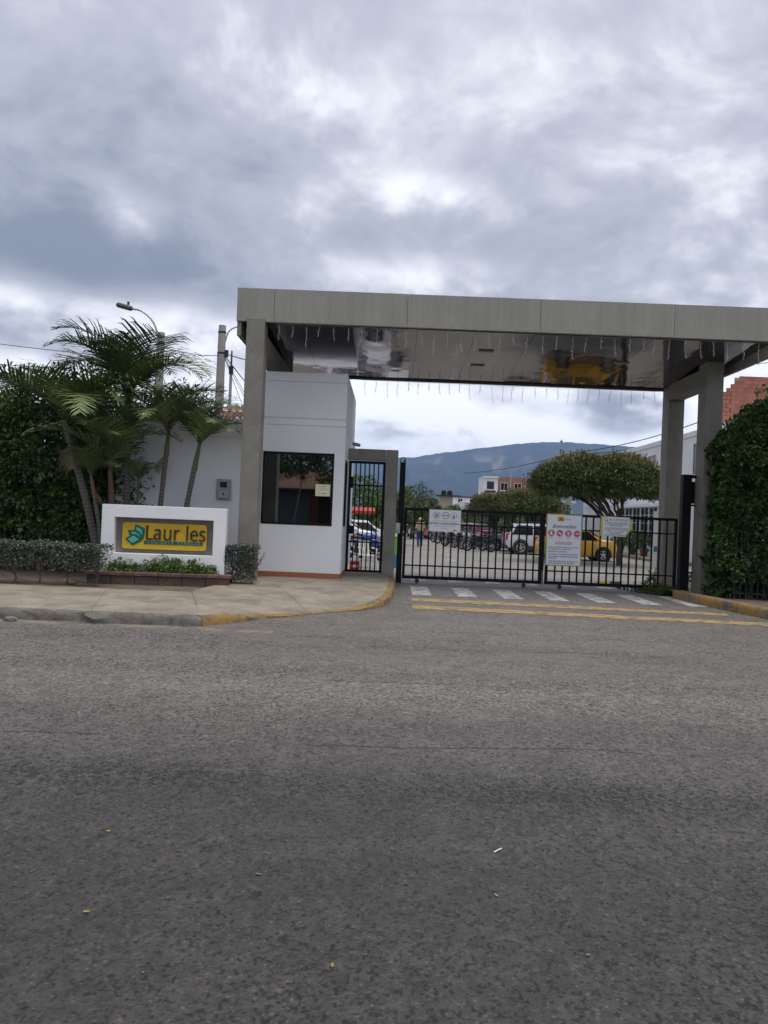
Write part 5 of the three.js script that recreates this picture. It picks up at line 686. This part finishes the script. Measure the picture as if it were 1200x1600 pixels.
// ---------------------------------------------------------------- small things inside the gate
{
  const c = thing('plastic_chair', 'white plastic armchair standing inside the foot gate', 'chair', [-0.72, 0, -25.2], 0.5), m = std(lin(0.7, 0.69, 0.66), 0.5);
  mesh('seat', rbox(-0.23, 0.23, 0.40, 0.435, -0.22, 0.22, 0.015, 2), m, c); for (const [x, z] of [[-0.21, -0.2], [0.21, -0.2], [-0.22, 0.2], [0.22, 0.2]]) mesh('leg', rod([x * 1.15, 0, z * 1.15], [x, 0.41, z], 0.022, 0.03, 8), m, c);
  for (let i = 0; i < 5; i++) mesh('back_slat', T(rbox(-0.03, 0.03, 0, 0.40, -0.01, 0.01, 0.006), -0.16 + i * 0.08, 0.43, -0.21, -0.18), m, c); mesh('back_rail', T(rbox(-0.22, 0.22, 0, 0.07, -0.015, 0.015, 0.012, 2), 0, 0.81, -0.285, -0.18), m, c);
  for (const s of [-1, 1]) mesh('armrest', tube([[s * 0.22, 0.42, 0.2], [s * 0.25, 0.62, 0.19], [s * 0.25, 0.65, 0.05], [s * 0.23, 0.66, -0.22]], 0.022, 14), m, c);
  const rc = thing('red_crate', 'small red and white crate on the ground by the foot gate', 'crate', [-1.04, 0, -23.6]), rm = std(lin(0.42, 0.03, 0.03), 0.5); mesh('box', [box(-0.15, 0.15, 0, 0.03, -0.1, 0.1), box(-0.15, 0.15, 0.03, 0.3, -0.1, -0.08), box(-0.15, 0.15, 0.03, 0.3, 0.08, 0.1), box(-0.15, -0.13, 0.03, 0.3, -0.08, 0.08), box(0.13, 0.15, 0.03, 0.3, -0.08, 0.08)], rm, rc); mesh('label_strip', box(-0.1, 0.1, 0.12, 0.2, 0.1, 0.104), M.white, rc);
  const bin = thing('waste_bin', 'lime green bin on a blue base behind the gate post', 'bin', [0.14, 0, -26.0]); mesh('bucket', new THREE.CylinderGeometry(0.2, 0.16, 0.6, 16).translate(0, 0.75, 0), std(lin(0.2, 0.45, 0.06), 0.5), bin); mesh('lid', new THREE.CylinderGeometry(0.14, 0.215, 0.1, 16).translate(0, 1.1, 0), std(lin(0.2, 0.45, 0.06), 0.5), bin); mesh('base', new THREE.CylinderGeometry(0.16, 0.2, 0.44, 16).translate(0, 0.22, 0), std(lin(0.02, 0.16, 0.36), 0.5), bin);
  const aw = thing('red_awning', 'red awning on thin posts beyond the white car at the foot gate', 'awning', [-1.7, 0, -41]); mesh('cover', T(rbox(-1.2, 0.85, -0.1, 0.1, -0.8, 0.8, 0.03), 0, 1.98, 0, 0.12), std(lin(0.42, 0.05, 0.03), 0.7), aw); for (const x of [-1.1, 0.75]) mesh('post', rod([x, 0, 0.7], [x, 1.95, 0.7], 0.03), M.steel, aw);
  const bn = thing('banner_board', 'white banner with a blue stripe behind the side grille', 'banner', [8.5, 0, -23.4]); mesh('board', rbox(-0.5, 0.5, 0.5, 2.2, -0.02, 0.02, 0.005), M.white, bn); mesh('stripe', box(-0.48, 0.48, 0.98, 1.14, 0.021, 0.025), std(lin(0.05, 0.16, 0.36), 0.5), bn); for (const x of [-0.4, 0.4]) mesh('foot', rod([x, 0, 0], [x, 0.5, 0], 0.02), M.steel, bn);
  const sb = thing('speed_bump', 'short yellow and black rubber bump just inside the gate', 'speed bump', [6.5, 0, -22.6]); const half = (x0, x1) => { const s = new THREE.Shape(); s.moveTo(-0.17, 0); s.quadraticCurveTo(0, 0.17, 0.17, 0); const g = new THREE.ExtrudeGeometry(s, { depth: x1 - x0, bevelEnabled: false }); g.rotateY(Math.PI / 2); g.translate(x0, 0, 0); return g; };
  mesh('yellow_piece', half(-0.34, -0.01), std(lin(0.5, 0.3, 0.03), 0.7), sb); mesh('black_piece', half(0.01, 0.33), M.rubber, sb);
  const gw = thing('grass_tuft', 'low strip of grass beside the black post at the puddle', 'plant', [7.25, 0.0, -20.3]); mesh('blades', leaves(crownSites(0, 0.0, 0, 0.75, 0.16, 0.75, 130, 14, 995, { inner: 0, clump: 0.1, flat: 0 }), { size: 0.11, wide: 0.2, colors: GREEN.bright.concat(GREEN.olive), seed: 996, up: 0.1 }), M.leaf, gw, true);
  const gr = thing('grass_tuft', 'tuft of grass and weeds at the foot of the canopy column', 'plant', [8.25, 0.02, -22.4]); mesh('blades', leaves(crownSites(0, 0.1, 0, 0.7, 0.3, 0.3, 60, 12, 991, { inner: 0, clump: 0.12, flat: 0 }), { size: 0.14, wide: 0.25, colors: GREEN.bright, seed: 992, up: 0.2 }), M.leaf, gr, true);
}
// ---------------------------------------------------------------- person walking away
{
  const P = thing('person', 'person in pale hat, beige shirt and blue jeans walking through the yard', 'person', [1.78, 0, -45.2], 0.1);
  const smin = (a, b, k) => { const h = clamp(0.5 + 0.5 * (b - a) / k); return lerp(b, a, h) - k * h * (1 - h); };
  const cap = (p, a, b, r0, r1) => { const ba = [b[0] - a[0], b[1] - a[1], b[2] - a[2]], pa = [p[0] - a[0], p[1] - a[1], p[2] - a[2]], h = clamp((pa[0] * ba[0] + pa[1] * ba[1] + pa[2] * ba[2]) / (ba[0] * ba[0] + ba[1] * ba[1] + ba[2] * ba[2])); return Math.hypot(pa[0] - ba[0] * h, pa[1] - ba[1] * h, pa[2] - ba[2] * h) - lerp(r0, r1, h); };
  const J = { hipL: [-0.09, 0.9, 0], hipR: [0.09, 0.9, 0], kneeL: [-0.10, 0.5, -0.06], kneeR: [0.10, 0.48, -0.10], footL: [-0.10, 0.08, 0.10], footR: [0.11, 0.08, -0.16], shL: [-0.18, 1.4, 0], shR: [0.18, 1.4, 0], elL: [-0.25, 1.14, 0.06], elR: [0.25, 1.14, -0.05], haL: [-0.26, 0.90, -0.04], haR: [0.27, 0.92, -0.18] };
  const bodyF = p => { let d = cap([p[0] * 0.85, p[1], p[2] * 1.15], [0, 0.95, 0], [0, 1.34, 0], 0.13, 0.15); d = smin(d, cap(p, J.shL, J.shR, 0.065, 0.065), 0.06); d = smin(d, cap(p, [0, 1.38, 0], [0, 1.52, 0], 0.055, 0.05), 0.04); d = smin(d, cap([p[0] * 1.15, p[1], p[2]], [0, 1.56, -0.01], [0, 1.61, -0.01], 0.085, 0.095), 0.03); for (const s of ['L', 'R']) { d = smin(d, cap(p, J['hip' + s], J['knee' + s], 0.085, 0.06), 0.05); d = smin(d, cap(p, J['knee' + s], J['foot' + s], 0.06, 0.042), 0.02); d = smin(d, cap(p, J['foot' + s], [J['foot' + s][0], 0.045, J['foot' + s][2] - 0.14], 0.045, 0.035), 0.02); d = smin(d, cap(p, J['sh' + s], J['el' + s], 0.052, 0.042), 0.03); d = smin(d, cap(p, J['el' + s], J['ha' + s], 0.042, 0.03), 0.01); const h = J['ha' + s]; d = smin(d, cap(p, h, [h[0], h[1] - 0.08, h[2]], 0.034, 0.024), 0.015); for (let k = -1; k < 3; k++) d = smin(d, cap(p, [h[0], h[1] - 0.07, h[2] + k * 0.016 - 0.008], [h[0], h[1] - 0.15 + Math.abs(k) * 0.01, h[2] + k * 0.018 - 0.012], 0.009, 0.008), 0.006); d = smin(d, cap(p, [h[0], h[1] - 0.02, h[2] - 0.03], [h[0], h[1] - 0.08, h[2] - 0.06], 0.011, 0.009), 0.008); } return d; };
  const shirtF = p => { let d = cap([p[0] * 0.85, p[1], p[2] * 1.15], [0, 0.93, 0], [0, 1.34, 0], 0.155, 0.168); d = smin(d, cap(p, J.shL, J.shR, 0.08, 0.08), 0.06); for (const s of ['L', 'R']) d = smin(d, cap(p, J['sh' + s], J['el' + s], 0.072, 0.062), 0.03); return Math.max(d, 0.86 - p[1], p[1] - 1.46); };
  const jeansF = p => { let d = cap([p[0] * 0.85, p[1], p[2]], [0, 0.9, 0], [0, 0.96, 0], 0.145, 0.14); for (const s of ['L', 'R']) { d = smin(d, cap(p, J['hip' + s], J['knee' + s], 0.105, 0.082), 0.05); d = smin(d, cap(p, J['knee' + s], J['foot' + s], 0.082, 0.068), 0.02); } return Math.max(d, 0.07 - p[1]); };
  const hatF = p => Math.min(cap([p[0], p[1], p[2]], [0, 1.64, -0.01], [0, 1.66, -0.01], 0.108, 0.1), Math.max(Math.hypot(p[0], p[2] + 0.01) - 0.17, Math.abs(p[1] - 1.645) - 0.012));
  function sdf(f, lo, hi, res, name, mat) {
    const s = Math.max(hi[0] - lo[0], hi[1] - lo[1], hi[2] - lo[2]) / 2, c = [0, 1, 2].map(i => (lo[i] + hi[i]) / 2), mc = new MarchingCubes(res, mat, false, false, 300000); mc.isolation = 0; const hs = res / 2;
    for (let k = 0; k < res; k++) for (let j = 0; j < res; j++) for (let i = 0; i < res; i++) { const p = [c[0] + (i - hs) / hs * s, c[1] + (j - hs) / hs * s, c[2] + (k - hs) / hs * s]; mc.field[i + j * res + k * res * res] = -f(p); }
    mc.update(); const n = mc.count, g = new THREE.BufferGeometry(), P0 = mc.positionArray.slice(0, n * 3); for (let i = 0; i < n; i++) { P0[3 * i] = c[0] + P0[3 * i] * s; P0[3 * i + 1] = c[1] + P0[3 * i + 1] * s; P0[3 * i + 2] = c[2] + P0[3 * i + 2] * s; } g.setAttribute('position', new THREE.BufferAttribute(P0, 3)); g.setAttribute('normal', new THREE.BufferAttribute(mc.normalArray.slice(0, n * 3), 3)); g.computeVertexNormals(); return mesh(name, g, mat, P);
  }
  sdf(bodyF, [-0.45, -0.02, -0.4], [0.45, 1.75, 0.4], 72, 'body', std(lin(0.26, 0.14, 0.09), 0.6)); sdf(shirtF, [-0.4, 0.82, -0.3], [0.4, 1.5, 0.3], 56, 'shirt', std(lin(0.42, 0.32, 0.23), 0.9)); sdf(jeansF, [-0.3, 0.02, -0.35], [0.3, 1.14, 0.35], 64, 'jeans', std(lin(0.03, 0.055, 0.13), 0.9)); sdf(hatF, [-0.2, 1.5, -0.22], [0.2, 1.8, 0.2], 44, 'hat', std(lin(0.55, 0.5, 0.4), 0.9));
}
// ---------------------------------------------------------------- yard trees
function flatTree(label, pos, stem, rx, ry, rz, cy, n, per, seed, colors, off = [0, 0]) {
  const t = thing('flat_topped_tree', label, 'tree', pos, 0, 'clipped trees in the yard'), r = rng(seed), g = [limb([0, -0.05, 0], [0, stem, 0], 0.14, 0.12, 0.08, seed)];
  for (let i = 0; i < 15; i++) { const a = i / 15 * 6.283 + r() * 0.3, k = 0.35 + 0.5 * r(), b = [off[0] * 0.4 + Math.cos(a) * rx * 0.35 * k, lerp(stem, cy, 0.5), Math.sin(a) * rz * 0.35 * k], e = [off[0] + Math.cos(a) * rx * 0.78 * k * 1.2, cy + 0.3 * ry * r(), off[1] + Math.sin(a) * rz * 0.78 * k * 1.2]; g.push(limb([0, stem * (0.75 + 0.25 * r()), 0], b, 0.065, 0.045, 0.1, seed + i), limb(b, e, 0.045, 0.018, 0.16, seed + 30 + i)); for (let q = 0; q < 2; q++) g.push(limb(b, [e[0] + (r() - 0.5) * 1.2, cy + ry * (0.2 + 0.5 * r()), e[2] + (r() - 0.5) * 1.2], 0.03, 0.01, 0.15, seed + 60 + i * 3 + q)); }
  mesh('trunk', g, M.barkDark, t);
  const s = crownSites(off[0], cy, off[1], rx, ry, rz, n, per, seed + 5, { inner: 0.35, clump: 0.24, flat: -0.62 });
  mesh('crown', leaves(s, { size: 0.14, wide: 0.42, colors: colors[0], seed: seed + 6, up: 0.3 }), M.leaf, t, true);
  const tip = s.filter((p, i) => p[1] > cy + ry * 0.45 && i % 3 === 0).map(p => [p[0], p[1] + 0.12, p[2], p[3] * 0.3, 1, p[5] * 0.3]); mesh('shoots', leaves(tip, { size: 0.17, wide: 0.3, colors: colors[1], seed: seed + 7, spread: 0.4 }), M.leaf, t, true); return t;
}
const tipC = [[0.16, 0.16, 0.035], [0.22, 0.16, 0.06], [0.26, 0.17, 0.08], [0.18, 0.19, 0.045]], crownC = [[0.055, 0.08, 0.018], [0.075, 0.105, 0.023], [0.10, 0.125, 0.03], [0.13, 0.145, 0.035]];
flatTree('wide flat topped tree with brown tips and many bare limbs beside the white building', [10.0, 0, -33.4], 1.55, 3.15, 0.98, 2.4, 3.66, 1500, 30, 210, [crownC, tipC], [-1.3, 0]);
flatTree('round clipped tree over the white off road car', [8.1, 0, -44.2], 1.3, 1.75, 0.75, 1.9, 2.7, 520, 26, 310, [crownC, tipC], [0, 0]);
flatTree('clipped green tree over the parked motorcycles', [6.75, 0, -50], 1.2, 1.75, 0.72, 1.8, 2.62, 520, 26, 410, [GREEN.olive, tipC], [0, 0]);
function farTree(label, pos, h, r, seed, colors, n = 200) { const t = thing('yard_tree', label, 'tree', pos, 0, 'trees at the back of the yard'); mesh('trunk', [limb([0, 0, 0], [0.1, h * 0.55, 0], 0.12, 0.07, 0.08, seed), limb([0, h * 0.35, 0], [r * 0.5, h * 0.7, 0.2], 0.06, 0.03, 0.1, seed + 1), limb([0, h * 0.35, 0], [-r * 0.5, h * 0.7, -0.2], 0.06, 0.03, 0.1, seed + 2)], M.barkDark, t); mesh('crown', leaves(crownSites(0, h * 0.58, 0, r, h * 0.42, r, n, 22, seed + 3, { inner: 0.35, clump: r * 0.17 }), { size: 0.2, wide: 0.5, colors, seed: seed + 4 }), M.leaf, t, true); }
farTree('green tree seen through the upper bars of the foot gate', [-1.9, 0, -46], 3.9, 1.7, 510, GREEN.bright); farTree('leafy tree behind the red awning', [-0.1, 0, -48], 3.5, 1.5, 520, GREEN.bright.concat(GREEN.olive)); farTree('green tree between the gate post and the walking person', [1.7, 0, -62], 4.3, 1.6, 530, GREEN.olive.concat(GREEN.bright)); farTree('olive tree behind the small gate sign', [3.2, 0, -66], 3.6, 1.3, 540, GREEN.olive); farTree('dense low tree behind the parked red cars', [6.6, 0, -69], 2.7, 2.2, 550, GREEN.deep.concat(GREEN.bright)); farTree('dense dark tree behind the motorcycles', [8.9, 0, -62], 3.3, 2.2, 560, GREEN.deep); farTree('shady tree behind the white off road car', [11.4, 0, -56], 3.2, 2.0, 570, GREEN.deep); farTree('small tree in front of the beige tank tower', [5.9, 0, -73], 3.1, 0.9, 580, GREEN.bright, 120);
// ---------------------------------------------------------------- buildings round the yard
function windowOn(parent, w, h, pos, turn, bars = 1, cross = 1) { const f = new THREE.Group(); f.name = 'window'; f.position.set(...pos); f.rotation.y = turn; parent.add(f); const fr = M.white; const g = [box(-w / 2, w / 2, h / 2 - 0.03, h / 2, -0.04, 0.03), box(-w / 2, w / 2, -h / 2, -h / 2 + 0.03, -0.04, 0.03), box(-w / 2, -w / 2 + 0.03, -h / 2 + 0.03, h / 2 - 0.03, -0.04, 0.03), box(w / 2 - 0.03, w / 2, -h / 2 + 0.03, h / 2 - 0.03, -0.04, 0.03)]; for (let i = 1; i <= bars; i++) { const x = lerp(-w / 2, w / 2, i / (bars + 1)); g.push(box(x - 0.014, x + 0.014, -h / 2 + 0.03, h / 2 - 0.03, -0.02, 0.02)); } for (let i = 1; i < cross; i++) { const y = lerp(-h / 2, h / 2, i / cross); g.push(box(-w / 2 + 0.03, w / 2 - 0.03, y - 0.01, y + 0.01, -0.018, 0.015)); } mesh('frame', g, fr, f); mesh('pane', box(-w / 2 + 0.03, w / 2 - 0.03, -h / 2 + 0.03, h / 2 - 0.03, -0.015, -0.005), M.glassDark, f); mesh('sill', rbox(-w / 2 - 0.06, w / 2 + 0.06, -h / 2 - 0.07, -h / 2 - 0.005, -0.03, 0.1, 0.01), fr, f); return f; }
{
  const b = thing('white_building', 'white two storey building with a glazed ground floor bay beyond the canopy', 'building', [15, 0, 0]);
  mesh('wall', box(0, 10, 0, 6.35, -60, -33), M.plasterOld, b); mesh('parapet', rbox(-0.06, 10.05, 6.36, 6.62, -60.05, -32.95, 0.01), M.plasterOld, b); mesh('string_course', rbox(-0.07, 0, 3.06, 3.18, -59.5, -33.2, 0.01), M.plasterOld, b);
  for (const [z, y, w, h] of [[-44.4, 3.85, 1.3, 1.15], [-44.4, 5.6, 1.3, 0.6], [-49.5, 3.85, 1.3, 1.15], [-54.5, 3.85, 1.3, 1.15], [-37.6, 5.2, 1.7, 1.6], [-49.5, 5.6, 1.3, 0.6], [-54.5, 5.6, 1.3, 0.6]]) windowOn(b, w, h, [-0.02, y, z], -Math.PI / 2, 1, 1);
  // ground floor bay: low wall, posts, glazed lights
  mesh('bay_wall', rbox(-0.75, -0.005, 0, 0.62, -48.4, -41.2, 0.01), M.plasterOld, b); mesh('bay_roof', rbox(-0.85, -0.005, 2.85, 3.04, -48.5, -41.1, 0.01), M.plasterOld, b);
  for (let i = 0; i < 5; i++) windowOn(b, 1.36, 2.2, [-0.70, 1.735, -47.7 + i * 1.44], -Math.PI / 2, 1, 5); windowOn(b, 0.66, 2.2, [-0.36, 1.735, -41.24], 0, 0, 5);
  mesh('step', rbox(-1.9, -0.76, 0, 0.16, -49.5, -36, 0.02), M.concrete, b); mesh('door', rbox(-0.05, -0.003, 0.17, 2.3, -40.4, -39.3, 0.01), std(lin(0.05, 0.045, 0.04), 0.5), b); windowOn(b, 2.2, 1.7, [-0.02, 1.9, -36.6], -Math.PI / 2, 2, 3);
  for (const [z, s, l] of [[-43.0, 1, 'potted bush with drooping leaves on the step of the glazed bay'], [-45.2, 2, 'small potted plant by the low wall of the glazed bay'], [-41.0, 3, 'dark potted shrub beside the entrance of the white building']]) { const p = thing('potted_plant', l, 'plant', [13.55, 0.16, z]); mesh('pot', new THREE.LatheGeometry([[0, 0], [0.16, 0], [0.22, 0.32], [0.25, 0.33], [0.25, 0.38], [0.2, 0.38], [0.19, 0.33]].map(q => new THREE.Vector2(...q)), 14), std(lin(0.16, 0.07, 0.05), 0.8), p); mesh('foliage', leaves(crownSites(0, 0.8, 0, 0.42, 0.5, 0.42, 40, 12, 1000 + s, { inner: 0, clump: 0.14 }), { size: 0.17, wide: 0.35, colors: GREEN.deep, seed: 1010 + s }), M.leaf, p, true); mesh('stem', limb([0, 0.3, 0], [0, 0.8, 0], 0.025, 0.015, 0.1, s), M.barkDark, p); }
  // unfinished storey of hollow clay blocks
  const w = thing('brick_wall', 'unfinished stepped wall of red clay blocks above the white building', 'wall', [17.0, 6.63, -40]), r = rng(1021);
  const cm = [0, 1, 2, 3].map(i => std(0xffffff, 0.9, { map: mottled([[0.34, 0.12, 0.075], [0.29, 0.105, 0.07], [0.38, 0.14, 0.085], [0.31, 0.13, 0.09]][i], { size: 0.8, res: 256, amp: 0.3, fine: 0.25, seed: 1030 + i }) }));
  mesh('mortar', [box(0.45, 6, 0, 2.35, -0.15, -0.012), box(0.62, 6, 2.35, 3.05, -0.15, -0.012)], std(lin(0.33, 0.26, 0.21), 0.95), w);
  for (let j = 0; j < 15; j++) { const start = j < 11 ? 0 : (j - 10) * 0.19 + 0.02; for (let i = 0; i < 14; i++) { const x = i * 0.43 - (j % 2) * 0.215; const x0 = Math.max(x, start), x1 = x + 0.40; if (x1 - x0 < 0.1) continue; mesh('brick', box(x0, x1, j * 0.21, j * 0.21 + 0.188, -0.14, 0.004 * r()), cm[Math.floor(r() * 4)], w); } }
}
{
  const b = thing('brick_house', 'distant three storey house half white and half bare brick', 'building', [11.8, 0, -85]);
  b.scale.y = 1.07; mesh('wall', box(-1.65, -0.05, 0, 6.05, -5, 0), M.plasterOld, b); mesh('brick_wall', box(0, 3.6, 0, 6.2, -5, 0.1), std(0xffffff, 0.9, { map: mottled([0.30, 0.15, 0.11], { size: 1.5, amp: 0.4, fine: 0.35, n: 9, seed: 1041 }) }), b); mesh('roof_slab', rbox(-1.7, -0.02, 6.06, 6.2, -5, 0.15, 0.02), M.plasterOld, b); mesh('balcony', [box(-1.3, -0.5, 4.9, 5.7, 0.003, 0.006), box(-1.5, -0.4, 4.55, 4.75, 0.008, 0.6)], M.darkMetal, b);
  mesh('post', [box(1.2, 1.35, 3.5, 6.4, 0.105, 0.2), box(2.9, 3.05, 3.5, 6.3, 0.105, 0.2)], M.poleConcrete, b); windowOn(b, 0.8, 0.8, [2.1, 5.2, 0.14], 0); windowOn(b, 0.8, 0.8, [0.6, 5.2, 0.14], 0);
  const c = thing('tank_tower', 'beige rooftop block with black water tanks far behind the yard', 'building', [5.35, 0, -75]);
  mesh('wall', box(-0.62, 0.65, 0, 3.95, -2, 0), std(lin(0.42, 0.36, 0.27), 0.9), c); mesh('roof', rbox(-0.95, 1.35, 3.96, 4.08, -2.4, 0.3, 0.02), M.darkMetal, c); for (const x of [-0.2, 0.38]) { mesh('water_tank', new THREE.LatheGeometry([[0, 0], [0.26, 0], [0.27, 0.1], [0.25, 0.16], [0.27, 0.24], [0.25, 0.32], [0.26, 0.4], [0.12, 0.48], [0, 0.48]].map(q => new THREE.Vector2(...q)), 14).translate(x, 4.09, -0.6), M.rubber, c); } mesh('lean_to', T(rbox(-1.6, 0, -0.05, 0.05, -2, 0.2, 0.01), -0.65, 3.05, 0, 0, 0, 0.08), M.steel, c);
  const d = thing('white_house', 'low white house with a pitched roof beside the tank tower', 'house', [7.1, 0, -76]);
  mesh('wall', box(-1.2, 1.4, 0, 3.0, -3, 0), M.plasterOld, d); const s = new THREE.Shape([[-1.4, 3.0], [1.6, 3.0], [0.1, 3.6]].map(q => new THREE.Vector2(...q))); mesh('gable', T(new THREE.ExtrudeGeometry(s, { depth: 3, bevelEnabled: false }), 0, 0, -3), M.plasterOld, d); mesh('upper_storey', box(-0.95, 1.0, 3.2, 4.0, -4.2, -3.05), M.plasterOld, d); mesh('roof', rbox(-1.05, 1.1, 4.01, 4.13, -4.3, -2.9, 0.02), M.darkMetal, d); windowOn(d, 0.6, 0.7, [-0.5, 2.2, 0.03], 0, 0); windowOn(d, 0.6, 0.7, [0.6, 2.2, 0.03], 0, 0); windowOn(d, 0.5, 0.5, [0, 3.65, -3.02], 0, 1);
  const e = thing('yard_wall', 'low white wall closing the far end of the yard', 'wall', [6, 0, -72]); mesh('panel', rbox(-14, 7, 0, 2.1, -0.2, 0, 0.01), M.plasterOld, e); mesh('coping', rbox(-14.05, 7.05, 2.11, 2.2, -0.25, 0.05, 0.01), M.concrete, e);
  const f = thing('white_house', 'white house front showing between the trunks of the clipped trees', 'house', [11.2, 0, -62]); mesh('wall', box(-2.5, 3.4, 0, 3.4, -3, 0), M.plasterOld, f); mesh('roof', rbox(-2.7, 3.6, 3.41, 3.55, -3.2, 0.3, 0.02), M.plasterOld, f); for (const x of [-1.5, 0.3, 2.1]) windowOn(f, 0.9, 1.0, [x, 1.9, 0.03], 0, 1);
}
// ---------------------------------------------------------------- across the street, behind the camera: what the booth window mirrors
{
  const h = thing('tiled_house', 'house with a clay tiled roof across the street, mirrored in the booth window', 'house', [-6.5, 0, 12.5], 0);
  mesh('wall', box(-4.5, 1.3, 0, 3.1, 0, 6), std(lin(0.13, 0.13, 0.135), 0.9), h); mesh('side_wall', box(1.76, 4.5, 0, 3.1, 0.6, 6), std(lin(0.07, 0.04, 0.035), 0.9), h); mesh('pillar', rbox(1.35, 1.75, 0, 3.1, -0.3, 0.1, 0.01), std(lin(0.16, 0.05, 0.03), 0.85), h); mesh('eave_board', rbox(-4.9, 4.9, 3.12, 3.3, -0.95, -0.85, 0.01), M.barkDark, h); mesh('soffit', box(-4.9, 4.9, 3.11, 3.16, -0.84, 6), M.barkDark, h);
  tiledRoof(h, 'tile_course', -0.9, 4.9, -0.95, 3.34, 2.4, 4.75, 0.24, std(0xffffff, 0.85, { map: mottled([0.40, 0.17, 0.095], { size: 1.1, amp: 0.3, fine: 0.3, n: 8, seed: 1101 }) }), 8);
  mesh('roof_deck', [T(new THREE.BoxGeometry(5.8, 0.06, 3.7), 2.0, 3.98, 0.7, -0.4)], M.tileRoof, h);
  const t = thing('shade_tree', 'spreading street tree across the road, mirrored in the booth window', 'tree', [-7.6, 0, 9.0]);
  mesh('trunk', [limb([-2.2, 0, 0], [-1.9, 3.2, 0], 0.16, 0.12, 0.06, 71), limb([-1.9, 3.0, 0], [0.6, 4.9, 0.2], 0.1, 0.04, 0.1, 72), limb([-1.9, 3.0, 0], [-3.4, 5.2, 0.3], 0.1, 0.04, 0.1, 73), limb([-1.9, 3.0, 0], [-1.6, 5.6, -0.3], 0.09, 0.04, 0.1, 74)], M.barkDark, t);
  mesh('crown', leaves(crownSites(0.2, 5.3, 0, 4.2, 1.45, 1.8, 620, 24, 1110, { inner: 0.1, clump: 0.42 }).concat(crownSites(4.1, 4.4, 0.4, 1.2, 1.3, 1.0, 120, 22, 1112, { inner: 0.1, clump: 0.35 })), { size: 0.19, wide: 0.45, colors: GREEN.deep.concat(GREEN.bright), seed: 1111 }), M.leaf, t, true);
  const p = thing('sign_pole', 'slanting thin grey pole across the road, mirrored in the booth window', 'pole', [-5.9, 0, 10.4]); mesh('pole', rod([-0.25, 0, 0], [0.35, 3.9, 0], 0.04), M.poleConcrete, p); mesh('foot', rbox(-0.4, -0.1, -0.02, 0.12, -0.15, 0.15, 0.02), M.kerb, p);
}
// ---------------------------------------------------------------- mountain range and haze
{
  const ridge = [[-70, 2.2], [-50, 3.0], [-30, 3.6], [-14, 4.0], [-2.6, 4.25], [1.2, 4.5], [4.1, 5.0], [6.9, 5.45], [9, 5.75], [11.1, 5.95], [12.9, 5.95], [15, 5.85], [17.3, 5.7], [19.5, 5.0], [24, 3.9], [34, 3.4], [50, 2.6], [70, 2.2]];
  const elAt = a => { for (let i = 0; i < ridge.length - 1; i++) if (a <= ridge[i + 1][0]) return lerp(ridge[i][1], ridge[i + 1][1], sstep(0, 1, clamp((a - ridge[i][0]) / (ridge[i + 1][0] - ridge[i][0]))) * 0.5 + 0.5 * clamp((a - ridge[i][0]) / (ridge[i + 1][0] - ridge[i][0]))); return 2; };
  const na = 560, nr = 56, R0 = 2600, R1 = 6200, pos = [], col = [], idx = [];
  for (let i = 0; i <= na; i++) { const a = lerp(-68, 68, i / na), top = Math.tan(elAt(a) * Math.PI / 180) * R1;
    for (let j = 0; j <= nr; j++) { const t = j / nr, R = lerp(R0, R1, t), A = a * Math.PI / 180; const spur = fbm(a * 0.55, t * 2.2, 5, 1201) - 0.5, gul = Math.abs(fbm(a * 1.1 + t * 2, t * 3.0, 4, 1211) - 0.5); const y = top * (Math.pow(t, 1.5) + (spur * 0.32 - gul * 0.22) * Math.sin(Math.PI * t)) + (j === nr ? 6 * (vn(a * 9, 1, 1220) - 0.5) : 0); pos.push(Math.sin(A) * R, Math.max(-4, y), -Math.cos(A) * R);
      const bare = sstep(0.56, 0.66, fbm(a * 0.9, t * 9, 4, 1231)) * Math.exp(-Math.pow((a - 5.5) / 4.0, 2)) * Math.exp(-Math.pow((t - 0.80) / 0.10, 2)) * 1.4, f = fbm(a * 6, t * 40, 3, 1241), c = lerp(0.022, 0.055, f); col.push(lerp(c * 0.85, 0.22, clamp(bare)), lerp(c * 1.15, 0.19, clamp(bare)), lerp(c * 0.7, 0.13, clamp(bare))); } }
  for (let i = 0; i < na; i++) for (let j = 0; j < nr; j++) { const p = i * (nr + 1) + j, q = p + nr + 1; idx.push(p, q, p + 1, p + 1, q, q + 1); }
  const g = new THREE.BufferGeometry(); g.setAttribute('position', new THREE.Float32BufferAttribute(pos, 3)); g.setAttribute('color', new THREE.Float32BufferAttribute(col, 3)); g.setIndex(idx); g.computeVertexNormals(); g.setAttribute('uv', new THREE.BufferAttribute(new Float32Array(pos.length / 3 * 2), 2));
  const m = mesh('mountain', g, std(0xffffff, 1, { vertexColors: true }), scene, true); struct(m, 'long blue forested mountain ridge behind the town');
  const s = thing('summit_mast', 'small antenna building on the mountain summit', 'mast', [Math.sin(12.3 * Math.PI / 180) * 6190, Math.tan(5.95 * Math.PI / 180) * 6200 - 4, -Math.cos(12.3 * Math.PI / 180) * 6190]); mesh('hut', box(-10, 10, 0, 15, -8, 8), M.darkMetal, s); mesh('mast', box(-1.5, 1.5, 15, 26, -1.5, 1.5), M.darkMetal, s);
}
scene.fog = new THREE.FogExp2(new THREE.Color(0.36, 0.57, 1.0), 1.35e-4);
renderer.render(scene, camera);
